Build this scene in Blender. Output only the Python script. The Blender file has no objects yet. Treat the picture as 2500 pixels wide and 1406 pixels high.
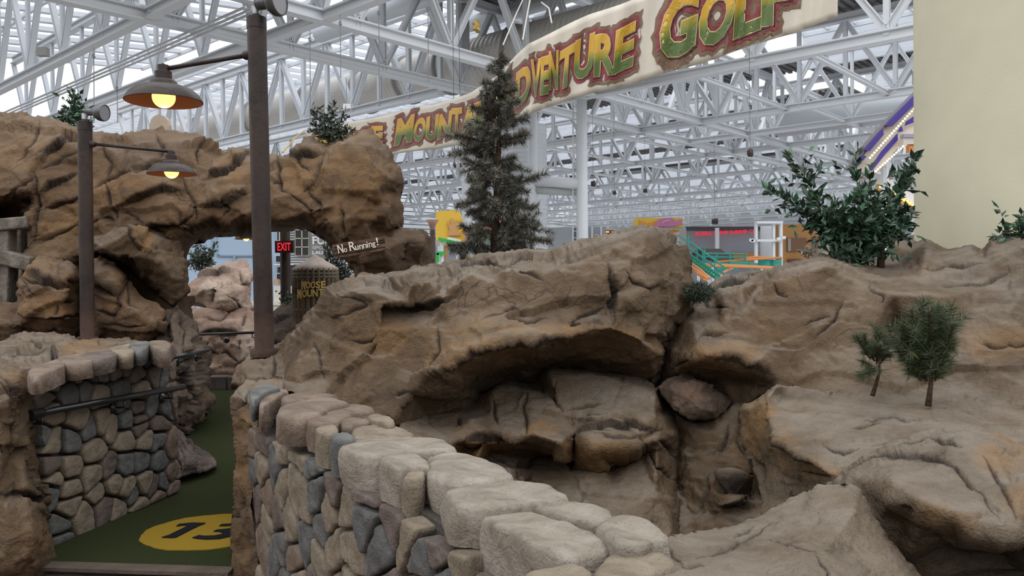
import bpy, bmesh, math, random
import numpy as np
from mathutils import Vector, Matrix
from mathutils.geometry import delaunay_2d_cdt

random.seed(7)
SC = bpy.context.scene
COL = SC.collection

# ------------------------------------------------------------------ camera
FPX, CU, CV, EYE = 1950.0, 1250.0, 703.0, 1.6
PITCH, ROLL = math.radians(1.0), math.radians(0.7)
FWD = Vector((0, math.cos(PITCH), -math.sin(PITCH)))
_r0 = Vector((1, 0, 0)); _u0 = _r0.cross(FWD)
RGT = _r0 * math.cos(ROLL) - _u0 * math.sin(ROLL)
UPV = _u0 * math.cos(ROLL) + _r0 * math.sin(ROLL)
cam_d = bpy.data.cameras.new('camera'); cam = bpy.data.objects.new('camera', cam_d); COL.objects.link(cam)
cam_d.sensor_width = 36.0; cam_d.lens = 36.0 * FPX / 2500.0; cam_d.clip_start = 0.05; cam_d.clip_end = 600
M = Matrix((RGT, UPV, -FWD)).transposed().to_4x4(); M.translation = Vector((0, 0, EYE))
cam.matrix_world = M
SC.camera = cam

# ------------------------------------------------------------------ world: bright overcast sky, strongest overhead
W = bpy.data.worlds.new('overcast_sky'); SC.world = W; W.use_nodes = True
nt = W.node_tree; nt.nodes.clear()
def N(t, ty, **k):
    n = t.nodes.new(ty)
    for a, b in k.items(): setattr(n, a, b)
    return n
out = N(nt, 'ShaderNodeOutputWorld'); bg = N(nt, 'ShaderNodeBackground')
tc = N(nt, 'ShaderNodeTexCoord'); sx = N(nt, 'ShaderNodeSeparateXYZ'); cr = N(nt, 'ShaderNodeValToRGB')
nt.links.new(tc.outputs['Generated'], sx.inputs[0]); nt.links.new(sx.outputs['Z'], cr.inputs[0])
e = cr.color_ramp.elements
e[0].position = 0.0; e[0].color = (0.10, 0.095, 0.09, 1)
e[1].position = 1.0; e[1].color = (0.97, 0.98, 1.0, 1)
x = cr.color_ramp.elements.new(0.12); x.color = (0.36, 0.365, 0.37, 1)
x = cr.color_ramp.elements.new(0.28); x.color = (0.62, 0.63, 0.65, 1)
x = cr.color_ramp.elements.new(0.5); x.color = (0.86, 0.875, 0.90, 1)
nt.links.new(cr.outputs[0], bg.inputs[0]); bg.inputs[1].default_value = 2.3
nt.links.new(bg.outputs[0], out.inputs[0])

# ------------------------------------------------------------------ exposure
SC.view_settings.view_transform = 'Standard'; SC.view_settings.look = 'None'
SC.view_settings.gamma = 1.0; SC.view_settings.use_curve_mapping = False
SC.view_settings.exposure = 0.0
SC.cycles.use_denoising = True
SC.cycles.max_bounces = 6; SC.cycles.diffuse_bounces = 3; SC.cycles.glossy_bounces = 2
SC.cycles.transmission_bounces = 2; SC.cycles.transparent_max_bounces = 8
SC.cycles.sample_clamp_indirect = 4.0

# ------------------------------------------------------------------ helpers: geometry
def ray(u, v):
    d = RGT * ((u - CU) / FPX) + UPV * ((CV - v) / FPX) + FWD
    return d / d.y
def P(u, v, Y):
    d = ray(u, v) * Y
    return Vector((d.x, d.y, d.z + EYE))
def Pz(u, v, z):
    d = ray(u, v)
    return P(u, v, (z - EYE) / d.z)
def PX(u, v, o, n):
    """where the sight line through a pixel meets the plane (o, n)"""
    d = ray(u, v); c = Vector((0, 0, EYE))
    return c + d * ((Vector(o) - c).dot(n) / d.dot(n))

def link(o, parent=None):
    COL.objects.link(o)
    if parent is not None:
        o.parent = parent
        o.matrix_parent_inverse = Matrix.Translation(-Vector(parent.location)) if parent.rotation_euler[:] == (0, 0, 0) else parent.matrix_basis.inverted()
    return o
def tag(o, label=None, cat=None, group=None, kind=None):
    if label: o['label'] = label
    if cat: o['category'] = cat
    if group: o['group'] = group
    if kind: o['kind'] = kind
    return o
def empty(name, loc, label=None, cat=None, group=None, kind=None):
    o = bpy.data.objects.new(name, None); o.location = loc; o.empty_display_size = .1
    COL.objects.link(o); return tag(o, label, cat, group, kind)
def mesh_obj(name, V, F, m, parent=None, smooth=True, origin=None, attrs=None):
    """one mesh object from world-space vertices; its origin sits at its base"""
    V = np.asarray(V, dtype=float)
    if origin is None:
        lo = V.min(0); hi = V.max(0); origin = ((lo[0]+hi[0])/2, (lo[1]+hi[1])/2, lo[2])
    origin = np.array(origin, dtype=float)
    me = bpy.data.meshes.new(name)
    me.from_pydata((V - origin).tolist(), [], [tuple(int(i) for i in f) for f in F])
    if smooth: me.polygons.foreach_set('use_smooth', [True] * len(me.polygons))
    if attrs:
        for k, a in attrs.items():
            at = me.attributes.new(k, 'FLOAT', 'POINT'); at.data.foreach_set('value', np.asarray(a, dtype=np.float32))
    if m is not None: me.materials.append(m)
    me.update()
    o = bpy.data.objects.new(name, me); o.location = origin
    return link(o, parent)

class MB:
    """collects simple solids, builds them as ONE mesh object"""
    def __init__(s): s.V = []; s.F = []
    def add(s, V, F):
        b = len(s.V); s.V += [tuple(v) for v in V]; s.F += [tuple(i + b for i in f) for f in F]; return s
    def box(s, c, d, ax=None):
        c = Vector(c); X, Y, Z = ax if ax else (Vector((1,0,0)), Vector((0,1,0)), Vector((0,0,1)))
        V = [c + X*(d[0]/2*i) + Y*(d[1]/2*j) + Z*(d[2]/2*k) for i in (-1,1) for j in (-1,1) for k in (-1,1)]
        return s.add(V, [(0,1,3,2),(4,6,7,5),(0,4,5,1),(2,3,7,6),(0,2,6,4),(1,5,7,3)])
    def bar(s, a, b, w, h, up=(0,0,1)):
        a = Vector(a); b = Vector(b); X = (b-a).normalized(); u = Vector(up)
        if abs(X.dot(u)) > .97: u = Vector((0,1,0))
        Y = u.cross(X).normalized(); Z = X.cross(Y)
        return s.box((a+b)/2, ((b-a).length, w, h), (X, Y, Z))
    def tube(s, pts, r, n=10, cap=True):
        pts = [Vector(p) for p in pts]; m = len(pts)
        rr = r if isinstance(r, (list, tuple)) else [r]*m
        V = []; up = Vector((0,0,1)); pv = None
        for i, p in enumerate(pts):
            t = (pts[min(i+1,m-1)] - pts[max(i-1,0)]).normalized()
            if pv is None:
                a = t.cross(up if abs(t.z) < .95 else Vector((1,0,0))).normalized()
            else: a = (pv - t*pv.dot(t)).normalized()
            pv = a; b = t.cross(a)
            for k in range(n):
                q = 2*math.pi*k/n; V.append(p + (a*math.cos(q) + b*math.sin(q))*rr[i])
        F = [(i*n+k, i*n+(k+1)%n, (i+1)*n+(k+1)%n, (i+1)*n+k) for i in range(m-1) for k in range(n)]
        if cap: F += [tuple(range(n-1,-1,-1)), tuple((m-1)*n+k for k in range(n))]
        return s.add(V, F)
    def lathe(s, c, prof, n=32, ax=None, cap=False):
        c = Vector(c); X, Y, Z = ax if ax else (Vector((1,0,0)), Vector((0,1,0)), Vector((0,0,1)))
        V = []
        for r, z in prof:
            for k in range(n):
                q = 2*math.pi*k/n; V.append(c + X*(r*math.cos(q)) + Y*(r*math.sin(q)) + Z*z)
        m = len(prof)
        F = [(i*n+k, i*n+(k+1)%n, (i+1)*n+(k+1)%n, (i+1)*n+k) for i in range(m-1) for k in range(n)]
        if cap: F += [tuple(range(n-1,-1,-1)), tuple((m-1)*n+k for k in range(n))]
        return s.add(V, F)
    def prism(s, poly, dvec):
        n = len(poly); V = [Vector(p) for p in poly] + [Vector(p) + Vector(dvec) for p in poly]
        return s.add(V, [tuple(range(n)), tuple(range(2*n-1, n-1, -1))] + [(i, i+n, (i+1)%n+n, (i+1)%n) for i in range(n)])
    def build(s, name, m, parent=None, smooth=False, origin=None):
        o = mesh_obj(name, s.V, s.F, m, parent, smooth, origin)
        bm = bmesh.new(); bm.from_mesh(o.data); bmesh.ops.recalc_face_normals(bm, faces=bm.faces); bm.to_mesh(o.data); bm.free()
        return o
def axes(z, hint=(0,0,1)):
    z = Vector(z).normalized(); h = Vector(hint)
    if abs(z.dot(h)) > .95: h = Vector((1,0,0))
    x = h.cross(z).normalized(); return (x, z.cross(x), z)
def auto_smooth(o, ang=35):
    me = o.data; bm = bmesh.new(); bm.from_mesh(me)
    for f in bm.faces: f.smooth = True
    for ed in bm.edges:
        if len(ed.link_faces) == 2 and ed.calc_face_angle(0) > math.radians(ang): ed.smooth = False
    bm.to_mesh(me); bm.free(); return o

# ------------------------------------------------------------------ helpers: numpy gradient noise
_rng = np.random.RandomState(3)
_perm = np.concatenate([_rng.permutation(256)]*3)
_g = _rng.normal(size=(256,3)); _g /= np.linalg.norm(_g, axis=1)[:,None]
def noise3(p):
    p = np.asarray(p, dtype=float); i = np.floor(p).astype(int); f = p - i; i &= 255
    w = f*f*f*(f*(f*6-15)+10); r = 0
    for dx in (0,1):
        wx = w[:,0] if dx else 1-w[:,0]
        for dy in (0,1):
            wy = w[:,1] if dy else 1-w[:,1]
            for dz in (0,1):
                wz = w[:,2] if dz else 1-w[:,2]
                h = _perm[_perm[_perm[(i[:,0]+dx)&255] + ((i[:,1]+dy)&255)] + ((i[:,2]+dz)&255)]
                r = r + wx*wy*wz*np.einsum('ij,ij->i', _g[h], f - np.array([dx,dy,dz]))
    return r
def fbm(p, o=4, gain=.5):
    p = np.asarray(p, dtype=float); a = 1; r = 0
    for k in range(o): r = r + a*noise3(p*(2**k) + 17.3*k); a *= gain
    return r
def ridged(p, o=3):
    p = np.asarray(p, dtype=float); a = 1; r = 0
    for k in range(o): r = r + a*(1-np.abs(noise3(p*(2**k) + 31.7*k))*2); a *= .5
    return r

_cj = _rng.uniform(0, 1, (256, 3)); _ct = _rng.normal(size=(256, 3)); _co = _rng.uniform(-1, 1, 256)
def chips(p, tilt=.5):
    """broken planes: every cell of a jittered lattice is its own small tilted facet"""
    p = np.asarray(p, float) + .22*np.stack([noise3(p*1.7+k*9.1) for k in range(3)], 1)
    i = np.floor(p).astype(int); b1 = np.full(len(p), 1e9); h = np.zeros(len(p))
    for dx in (-1,0,1):
        for dy in (-1,0,1):
            for dz in (-1,0,1):
                c = i + np.array([dx,dy,dz]); k = _perm[_perm[_perm[c[:,0]&255] + (c[:,1]&255)] + (c[:,2]&255)]
                q = p - (c + _cj[k]); d = np.einsum('ij,ij->i', q, q); m = d < b1
                b1[m] = d[m]; h[m] = (np.einsum('ij,ij->i', q, _ct[k])*tilt + _co[k])[m]
    return h
# ------------------------------------------------------------------ helpers: materials
_mats = {}
def mat(name, col, rough=.6, metal=0.0, emit=None, es=1.0, bump=0.0, bscale=30.0, var=0.0, vscale=4.0, spec=.4):
    if name in _mats: return _mats[name]
    m = bpy.data.materials.new(name); m.use_nodes = True; t = m.node_tree; b = t.nodes['Principled BSDF']
    b.inputs['Base Color'].default_value = (*col, 1); b.inputs['Roughness'].default_value = rough
    b.inputs['Metallic'].default_value = metal; b.inputs['Specular IOR Level'].default_value = spec
    if emit: b.inputs['Emission Color'].default_value = (*emit, 1); b.inputs['Emission Strength'].default_value = es
    if var or bump:
        c = N(t, 'ShaderNodeTexCoord')
    if var:
        n = N(t, 'ShaderNodeTexNoise'); n.inputs['Scale'].default_value = vscale; n.inputs['Detail'].default_value = 5
        r = N(t, 'ShaderNodeValToRGB'); r.color_ramp.elements[0].position = .3; r.color_ramp.elements[1].position = .7
        r.color_ramp.elements[0].color = (*[max(0, q*(1-var)) for q in col], 1); r.color_ramp.elements[1].color = (*[min(1, q*(1+var)) for q in col], 1)
        t.links.new(c.outputs['Object'], n.inputs['Vector']); t.links.new(n.outputs['Fac'], r.inputs[0]); t.links.new(r.outputs[0], b.inputs['Base Color'])
    if bump:
        n = N(t, 'ShaderNodeTexNoise'); n.inputs['Scale'].default_value = bscale; n.inputs['Detail'].default_value = 4
        k = N(t, 'ShaderNodeBump'); k.inputs['Strength'].default_value = bump; k.inputs['Distance'].default_value = .02
        t.links.new(c.outputs['Object'], n.inputs['Vector']); t.links.new(n.outputs['Fac'], k.inputs['Height']); t.links.new(k.outputs[0], b.inputs['Normal'])
    _mats[name] = m; return m
def rockmat(name, ca, cb, cc, ochre=(.21,.115,.042), crack=(.030,.022,.017), bscale=26, bs=.35, vs=1.6, stain_on=True, wash=.75, grain=.16, frac=1.5, fl=.8, dust=0.0):
    """painted concrete rock: broad colour patches, a dark wash with its own blotchy shape, fine grain"""
    if name in _mats: return _mats[name]
    m = bpy.data.materials.new(name); m.use_nodes = True; t = m.node_tree; L = t.links.new; b = t.nodes['Principled BSDF']
    b.inputs['Roughness'].default_value = .8; b.inputs['Specular IOR Level'].default_value = .3
    c = N(t, 'ShaderNodeTexCoord')
    def noise(sc, de=6, ro=.6, di=0.0):
        n = N(t, 'ShaderNodeTexNoise'); n.inputs['Scale'].default_value = sc; n.inputs['Detail'].default_value = de; n.inputs['Roughness'].default_value = ro; n.inputs['Distortion'].default_value = di
        L(c.outputs['Object'], n.inputs['Vector']); return n.outputs['Fac']
    def rng(src, a, b_, lo, hi):
        r = N(t, 'ShaderNodeMapRange'); r.inputs[1].default_value = a; r.inputs[2].default_value = b_; r.inputs[3].default_value = lo; r.inputs[4].default_value = hi; L(src, r.inputs[0]); return r.outputs[0]
    r1 = N(t, 'ShaderNodeValToRGB'); q = r1.color_ramp.elements
    q[0].position = .36; q[0].color = (*ca, 1); q[1].position = .64; q[1].color = (*cc, 1)
    x = r1.color_ramp.elements.new(.5); x.color = (*cb, 1)
    L(noise(vs, 5, .55, .8), r1.inputs[0])
    cur = r1.outputs[0]
    def mul(cur, fac, col):
        mx = N(t, 'ShaderNodeMix', data_type='RGBA', blend_type='MULTIPLY'); L(fac, mx.inputs['Factor']); L(cur, mx.inputs['A']); mx.inputs['B'].default_value = (*col, 1); return mx.outputs['Result']
    cur = mul(cur, rng(noise(vs*3.3, 6, .66, 1.2), .50, .70, 0, wash), (.50,.44,.40))      # umber wash
    cur = mul(cur, rng(noise(bscale*3.5, 3, .6), .56, .70, 0, grain*2.4), (.35,.32,.30))   # speckle
    # hairline fractures, only in patches; chipped patches
    wv = N(t, 'ShaderNodeTexNoise'); wv.inputs['Scale'].default_value = 2.2; wv.inputs['Detail'].default_value = 3; L(c.outputs['Object'], wv.inputs['Vector'])
    vm = N(t, 'ShaderNodeVectorMath', operation='MULTIPLY_ADD'); L(wv.outputs['Color'], vm.inputs[0]); vm.inputs[1].default_value = (.75,.75,.75); L(c.outputs['Object'], vm.inputs[2])
    mp = N(t, 'ShaderNodeMapping'); mp.inputs['Scale'].default_value = (1,1,1.7); L(vm.outputs[0], mp.inputs['Vector']); mp0 = N(t, 'ShaderNodeMapping'); mp0.inputs['Scale'].default_value = (1,1,1.7); L(c.outputs['Object'], mp0.inputs['Vector'])
    vo = N(t, 'ShaderNodeTexVoronoi', feature='DISTANCE_TO_EDGE'); vo.inputs['Scale'].default_value = frac; L(mp.outputs[0], vo.inputs['Vector'])
    line = rng(vo.outputs['Distance'], .0, .018, 1, 0)
    pm = rng(noise(1.1, 3, .5), .46, .58, 0, 1)
    ml = N(t, 'ShaderNodeMath', operation='MULTIPLY'); L(line, ml.inputs[0]); L(pm, ml.inputs[1])
    ms = N(t, 'ShaderNodeMath', operation='MULTIPLY'); L(ml.outputs[0], ms.inputs[0]); ms.inputs[1].default_value = fl
    cur = mul(cur, ms.outputs[0], (.20,.17,.15))
    rn = N(t, 'ShaderNodeTexNoise', noise_type='RIDGED_MULTIFRACTAL'); rn.inputs['Scale'].default_value = bscale*.22; rn.inputs['Detail'].default_value = 3; rn.inputs['Roughness'].default_value = .55; rn.inputs['Distortion'].default_value = .7; L(mp0.outputs[0], rn.inputs['Vector'])
    cm = N(t, 'ShaderNodeMath', operation='MULTIPLY'); L(rn.outputs['Fac'], cm.inputs[0]); L(rng(noise(1.7, 2, .55), .48, .60, .08, .6), cm.inputs[1])
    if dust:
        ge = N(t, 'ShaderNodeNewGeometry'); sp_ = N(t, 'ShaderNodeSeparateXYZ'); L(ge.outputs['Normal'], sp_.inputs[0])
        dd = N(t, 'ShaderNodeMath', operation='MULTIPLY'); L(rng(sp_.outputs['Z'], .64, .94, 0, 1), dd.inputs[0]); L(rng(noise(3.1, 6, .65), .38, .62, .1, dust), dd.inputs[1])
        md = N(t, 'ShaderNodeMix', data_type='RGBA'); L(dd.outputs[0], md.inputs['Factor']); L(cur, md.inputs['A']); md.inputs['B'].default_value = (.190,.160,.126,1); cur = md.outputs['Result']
    if stain_on:
        a = N(t, 'ShaderNodeAttribute', attribute_name='stain')
        mu = N(t, 'ShaderNodeMath', operation='MULTIPLY'); L(a.outputs['Fac'], mu.inputs[0]); L(rng(noise(4.5, 5, .65, .8), .36, .60, 0, .85), mu.inputs[1])
        m2 = N(t, 'ShaderNodeMix', data_type='RGBA'); L(mu.outputs[0], m2.inputs['Factor']); L(cur, m2.inputs['A']); m2.inputs['B'].default_value = (*ochre, 1); cur = m2.outputs['Result']
        a2 = N(t, 'ShaderNodeAttribute', attribute_name='crack')
        m3 = N(t, 'ShaderNodeMix', data_type='RGBA'); L(a2.outputs['Fac'], m3.inputs['Factor']); L(cur, m3.inputs['A']); m3.inputs['B'].default_value = (*crack, 1); cur = m3.outputs['Result']
    L(cur, b.inputs['Base Color'])
    ad = N(t, 'ShaderNodeMath', operation='ADD'); L(noise(bscale*.55, 5, .64, .5), ad.inputs[0]); L(rng(noise(bscale*3.2, 3, .6), 0, 1, 0, .22), ad.inputs[1])
    a3 = N(t, 'ShaderNodeMath', operation='ADD'); L(ad.outputs[0], a3.inputs[0]); L(cm.outputs[0], a3.inputs[1])
    k = N(t, 'ShaderNodeBump'); k.inputs['Strength'].default_value = bs; k.inputs['Distance'].default_value = .04
    L(a3.outputs[0], k.inputs['Height']); L(k.outputs[0], b.inputs['Normal'])
    _mats[name] = m; return m
# ================================================================== THE HALL (rotated 41.5 degrees against the camera)
TH = math.radians(41.5)
E1 = Vector((math.sin(TH), math.cos(TH), 0)); E2 = Vector((-math.cos(TH), math.sin(TH), 0)); EZ = Vector((0,0,1))
HAX = (E1, E2, EZ)
def H(a, b, h): return E1*a + E2*b + Vector((0, 0, EYE + h))
HROT = Matrix((E1, E2, EZ)).transposed().to_4x4()
def proj(p):
    d = Vector(p) - Vector((0,0,EYE)); z = d.dot(FWD)
    if z <= .1: return None
    return (CU + FPX*d.dot(RGT)/z, CV - FPX*d.dot(UPV)/z)
def seen(*ps, mg=120):
    q = [proj(p) for p in ps]; q = [c for c in q if c]
    if not q: return False
    return max(c[0] for c in q) > -mg and min(c[0] for c in q) < 2240+mg and max(c[1] for c in q) > -mg and min(c[1] for c in q) < 720

WHITE = mat('white_painted_steel', (.70,.725,.75), .45, var=.06, vscale=.6)
WHITE2 = mat('white_siding_paint', (.74,.77,.80), .6)
DECK = mat('grey_metal_deck', (.17,.165,.165), .7)
GREYWALL = mat('grey_wall_paint', (.37,.39,.42), .8, var=.07, vscale=.3)
FLOORM = mat('hall_floor_paint', (.50,.49,.48), .6, var=.1, vscale=.2)
DUCT = mat('duct_metal', (.60,.57,.52), .42, metal=.25)
SILO = mat('silo_metal', (.68,.71,.74), .5, metal=.2)
def glassmat():
    m = bpy.data.materials.new('skylight_glass'); m.use_nodes = True; t = m.node_tree; t.nodes.clear()
    o = N(t,'ShaderNodeOutputMaterial'); a = N(t,'ShaderNodeBsdfTransparent'); a.inputs[0].default_value = (.95,.96,.99,1)
    g = N(t,'ShaderNodeBsdfGlossy'); g.inputs['Roughness'].default_value = .1; x = N(t,'ShaderNodeMixShader'); x.inputs[0].default_value = .05
    t.links.new(a.outputs[0], x.inputs[1]); t.links.new(g.outputs[0], x.inputs[2]); t.links.new(x.outputs[0], o.inputs[0]); return m
GLASS = glassmat()

# --- floor, far walls
V = [H(16,108,-5.6), H(150,108,-5.6), H(150,-90,-5.6), H(16,-90,-5.6)]
f = MB().prism(V, (0,0,-.3)).build('floor', FLOORM); f['kind'] = 'structure'
def wallpanel(name, a0, b0, a1, b1, h0, h1, m, th=.4, nrm=None):
    p = [H(a0,b0,h0), H(a1,b1,h0), H(a1,b1,h1), H(a0,b0,h1)]
    n = (p[1]-p[0]).cross(p[3]-p[0]).normalized()*th
    if n.dot(p[0]) < 0: n = -n
    o = MB().prism(p, n).build(name, m); o['kind'] = 'structure'; return o
wallpanel('wall_back', 141, 104, 141, -85, -5.6, 13.5, GREYWALL)
wallpanel('wall_left', 16, 104, 141, 104, -5.6, 15.2, GREYWALL)
# horizontal white siding high on both far walls
for nm, pts in (('trim_1', [(x, 103.8, 6.6) for x in (16, 141)]),):
    g = MB()
    p0, p1 = H(*pts[0]), H(*pts[1]); top = 8.0 if nm == 'trim_1' else 9.0
    for k in range(11): 
        z = k*top/11
        g.bar(p0 + EZ*(z+.32), p1 + EZ*(z+.32), .12, .58)
    g.build(nm, WHITE2)['kind'] = 'structure'

# --- the beam mesh every truss member shares: an I section along X, one metre cube
def ibeam():
    bm = MB(); bm.box((0,0,.42),(1,1,.16)); bm.box((0,0,-.42),(1,1,.16)); bm.box((0,0,0),(1,.34,.7))
    me = bpy.data.meshes.new('steel_beam'); me.from_pydata([tuple(v) for v in bm.V], [], bm.F); me.materials.append(WHITE); me.update(); return me
IB = ibeam()
def tubeme():
    bm = MB(); bm.tube([(-.5,0,0),(.5,0,0)], .5, 8)
    me = bpy.data.meshes.new('steel_tube'); me.from_pydata([tuple(v) for v in bm.V], [], bm.F); me.materials.append(WHITE)
    me.polygons.foreach_set('use_smooth', [len(p.vertices)==4 for p in me.polygons]); me.update(); return me
TB = tubeme()
def member(name, a, b, w, h, parent, me=None):
    a = Vector(a); b = Vector(b); X = (b-a).normalized(); u = EZ if abs(X.z) < .97 else E1
    Y = u.cross(X).normalized(); Z = X.cross(Y)
    o = bpy.data.objects.new(name, me or IB); COL.objects.link(o)
    m4 = Matrix((X*(b-a).length, Y*w, Z*h)).transposed().to_4x4(); m4.translation = (a+b)/2
    if parent is not None:
        o.parent = parent; m4 = Matrix.Translation(-Vector(parent.location)) @ m4
    o.matrix_basis = m4
    return o
ORD = ['nearest','second','third','fourth','fifth','sixth','seventh','eighth','ninth','tenth','eleventh','twelfth']
def truss(axis, c, r0, r1, h0, h1, panel, w, web, label, group, step=1):
    """axis 'A' runs along E2 at distance a=c, axis 'B' along E1 at b=c"""
    q = (lambda s, h: H(c, s, h)) if axis == 'A' else (lambda s, h: H(s, c, h))
    n = max(1, int(round((r1-r0)/panel)))
    ss = [r0 + (r1-r0)*i/n for i in range(n+1)]
    vis = [i for i in range(n) if seen(q(ss[i],h0), q(ss[i+1],h0), q(ss[i],h1), q(ss[i+1],h1), mg=60)]
    if not vis: return None
    i0, i1 = vis[0], vis[-1]+1
    t = empty('roof_truss', q(ss[i0], h0), label, 'truss', group)
    member('bottom_chord', q(ss[i0],h0), q(ss[i1],h0), w, w, t)
    member('top_chord', q(ss[i0],h1), q(ss[i1],h1), w, w, t)
    for i in range(i0, i1):
        m_ = (ss[i]+ss[i+1])/2
        member('diagonal_brace', q(m_,h0+w*.4), q(ss[i],h1-w*.4), web, web, t)
        member('diagonal_brace', q(m_,h0+w*.4), q(ss[i+1],h1-w*.4), web, web, t)
        member('vertical_strut', q(m_,h0), q(m_,h1), web*.8, web*.8, t)
        if step > 1: member('vertical_strut', q(ss[i],h0), q(ss[i],h1), web*.8, web*.8, t)
    return t
GA = 'white roof trusses rising towards the right'; GB = 'white roof trusses falling towards the right'
AL = [(11.7,20,50,4,.34,.2,'truss at the top left corner, nearest under the skylight'),
      (15.7,8,52,4,.36,.2,'truss behind the tall lamp post top, second from the corner'),
      (25.7,27,62,4.2,.40,.26,'truss with doubled posts standing in front of the big round duct'),
      (31.0,-14,27,5.2,.42,.26,'truss seen just under the hanging banner, right half of the roof'),
      (41.2,-14,98,4.6,.40,.24,'truss carrying the small dark speaker, second row behind the banner'),
      (47.0,-14,27,4.6,.34,.2,'truss third row behind the banner, above the pale pipe bridge'),
      (53.2,-14,98,4.6,.36,.22,'truss fourth row behind the banner, level with the pipe bridge')]
NTH = ['fifth','sixth','seventh','eighth','ninth','tenth','eleventh','twelfth']
for i, a in enumerate((65, 78, 86, 97, 107, 118, 129)):
    AL.append((a,-14,98,4.6,.36,.24,'truss %s row behind the banner, in the distant right half' % NTH[i]))
AL.append((139,-14,98,4.6,.36,.24,'truss furthest from the camera, along the far wall'))
for a, b0, b1, pn, w, wb, lb in AL:
    h0 = 8.5; h1 = 12.6
    truss('A', a, b0, b1, h0, h1, pn, w, wb, 'white steel roof ' + lb, GA, step=2 if a in (25.7, 41.2, 53.2) else 1)
for b, a0, a1, pn, lb in [(22.0,6,139,4.4,'truss running to the right column, nearer of the middle pair'),
                          (26.0,6,139,4.4,'truss running to the left column, further of the middle pair'),
                          (5.0,31,139,4.8,'truss far right, ending behind the cream column')]:
    truss('B', b, a0, a1, 8.5, 12.6, pn, .40, .24, 'white steel roof ' + lb, GB)
# light cross bracing in the plane of the bottom chords
for i, (a0, a1, bs) in enumerate([(31,41.2,range(-8,20,5)), (41.2,53.2,range(-8,60,6)), (53.2,65,range(-8,60,6)), (65,78,range(-8,60,6)), (78,97,range(-8,60,6))]):
    t = empty('bracing', H(a0, bs[0], 8.5), 'light steel bracing between the %s pair of rising trusses' % ORD[i], 'bracing', 'bottom bracing of the roof')
    for b in bs:
        if seen(H(a0,b,8.5), H(a1,b,8.5)):
            member('brace', H(a0,b,8.5), H(a1,b,8.5), .2, .2, t); 
# pipes hung under the near trusses
t = empty('sprinkler_pipe', H(12.9,22,8.3), 'bundle of thin pipes hung under the roof at the top left', 'pipe')
for k in range(3): member('pipe', H(12.9+k*.22, 22, 8.15), H(12.9+k*.22, 50, 8.15), .09, .09, t, TB)

# --- roof: raised skylight bays between strips of metal deck
NW = [0]
def skylight(a0, a1, b0, b1, h, lab, slope=0.0, rb=1.6, pa=2.6, rw=.12):
    NW[0] += 1
    q = lambda a, b, dz=0: H(a, b, h + slope*(a-a0) + dz)
    g = MB().prism([q(a0,b0), q(a1,b0), q(a1,b1), q(a0,b1)], (0,0,.03)).build('window_%d' % NW[0], GLASS); g['kind'] = 'structure'; g['label'] = lab
    m = MB(); n = int((b1-b0)/rb)
    for i in range(n+1):
        b = b0 + (b1-b0)*i/n
        if seen(q(a0,b), q(a1,b)): m.bar(q(a0,b,-.14), q(a1,b,-.14), rw, .26)
    n = int((a1-a0)/pa)
    for i in range(n+1):
        a = a0 + (a1-a0)*i/n; m.bar(q(a,b0,-.3), q(a,b1,-.3), .16, .22)
    m.build('mullions', WHITE, g)
ND = [0]
def deck(a0, a1, b0, b1, h):
    ND[0] += 1
    m = MB(); m.prism([H(a0,b0,h+.15), H(a1,b0,h+.15), H(a1,b1,h+.15), H(a0,b1,h+.15)], (0,0,.1))
    n = int((b1-b0)/.45)
    for i in range(n): m.box(H((a0+a1)/2, b0+(i+.5)*(b1-b0)/n, h+.08), (a1-a0, .22, .14), HAX)
    m.build('ceiling' if ND[0] == 1 else 'ceiling_%d' % ND[0], DECK)['kind'] = 'structure'
def fascia(a, b0, b1, h0, h1, name):
    m = MB(); n = max(3, int((h1-h0)/.4))
    for i in range(n):
        z = h0 + (i+.5)*(h1-h0)/n; m.bar(H(a,b0,z), H(a,b1,z), .12, (h1-h0)/n*.9)
    m.bar(H(a,b0,h0-.15), H(a,b1,h0-.15), .3, .3); m.build(name, WHITE2)['kind'] = 'structure'
skylight(4, 26.6, 28, 60, 13.6, 'sloping skylight over the top left corner', slope=.10, rb=1.9, pa=10, rw=.42)
deck(-2, 4, 20, 54, 13.0); deck(2, 30, 18.5, 27.9, 13.2)
for i, (a0, a1) in enumerate([(27.5,35),(40,47),(52,59),(64,71),(76,83),(88,95),(100,107),(112,119),(124,131)]):
    skylight(a0, a1, 28.2, 100, 14.6, 'skylight strip over the left part of the hall, row %d' % (i+1), slope=.05)
    skylight(a0+3, a1+3.5, -16, 19.8, 14.8, 'skylight strip over the right part of the hall, row %d' % (i+1), slope=.05)
    fascia(a1, 28.2, 100, 13.0, 15.0, 'trim_%d' % (10+2*i)); fascia(a1+3.5, -16, 19.8, 13.0, 15.2, 'trim_%d' % (11+2*i))
    deck(a1+.5, a1+5, 28, 100, 13.0); deck(a1+4, a1+8, -16, 20, 13.0); deck(a1, a1+5, 20, 28, 13.0)
deck(24, 30.5, 12, 20, 13.6)

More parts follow.
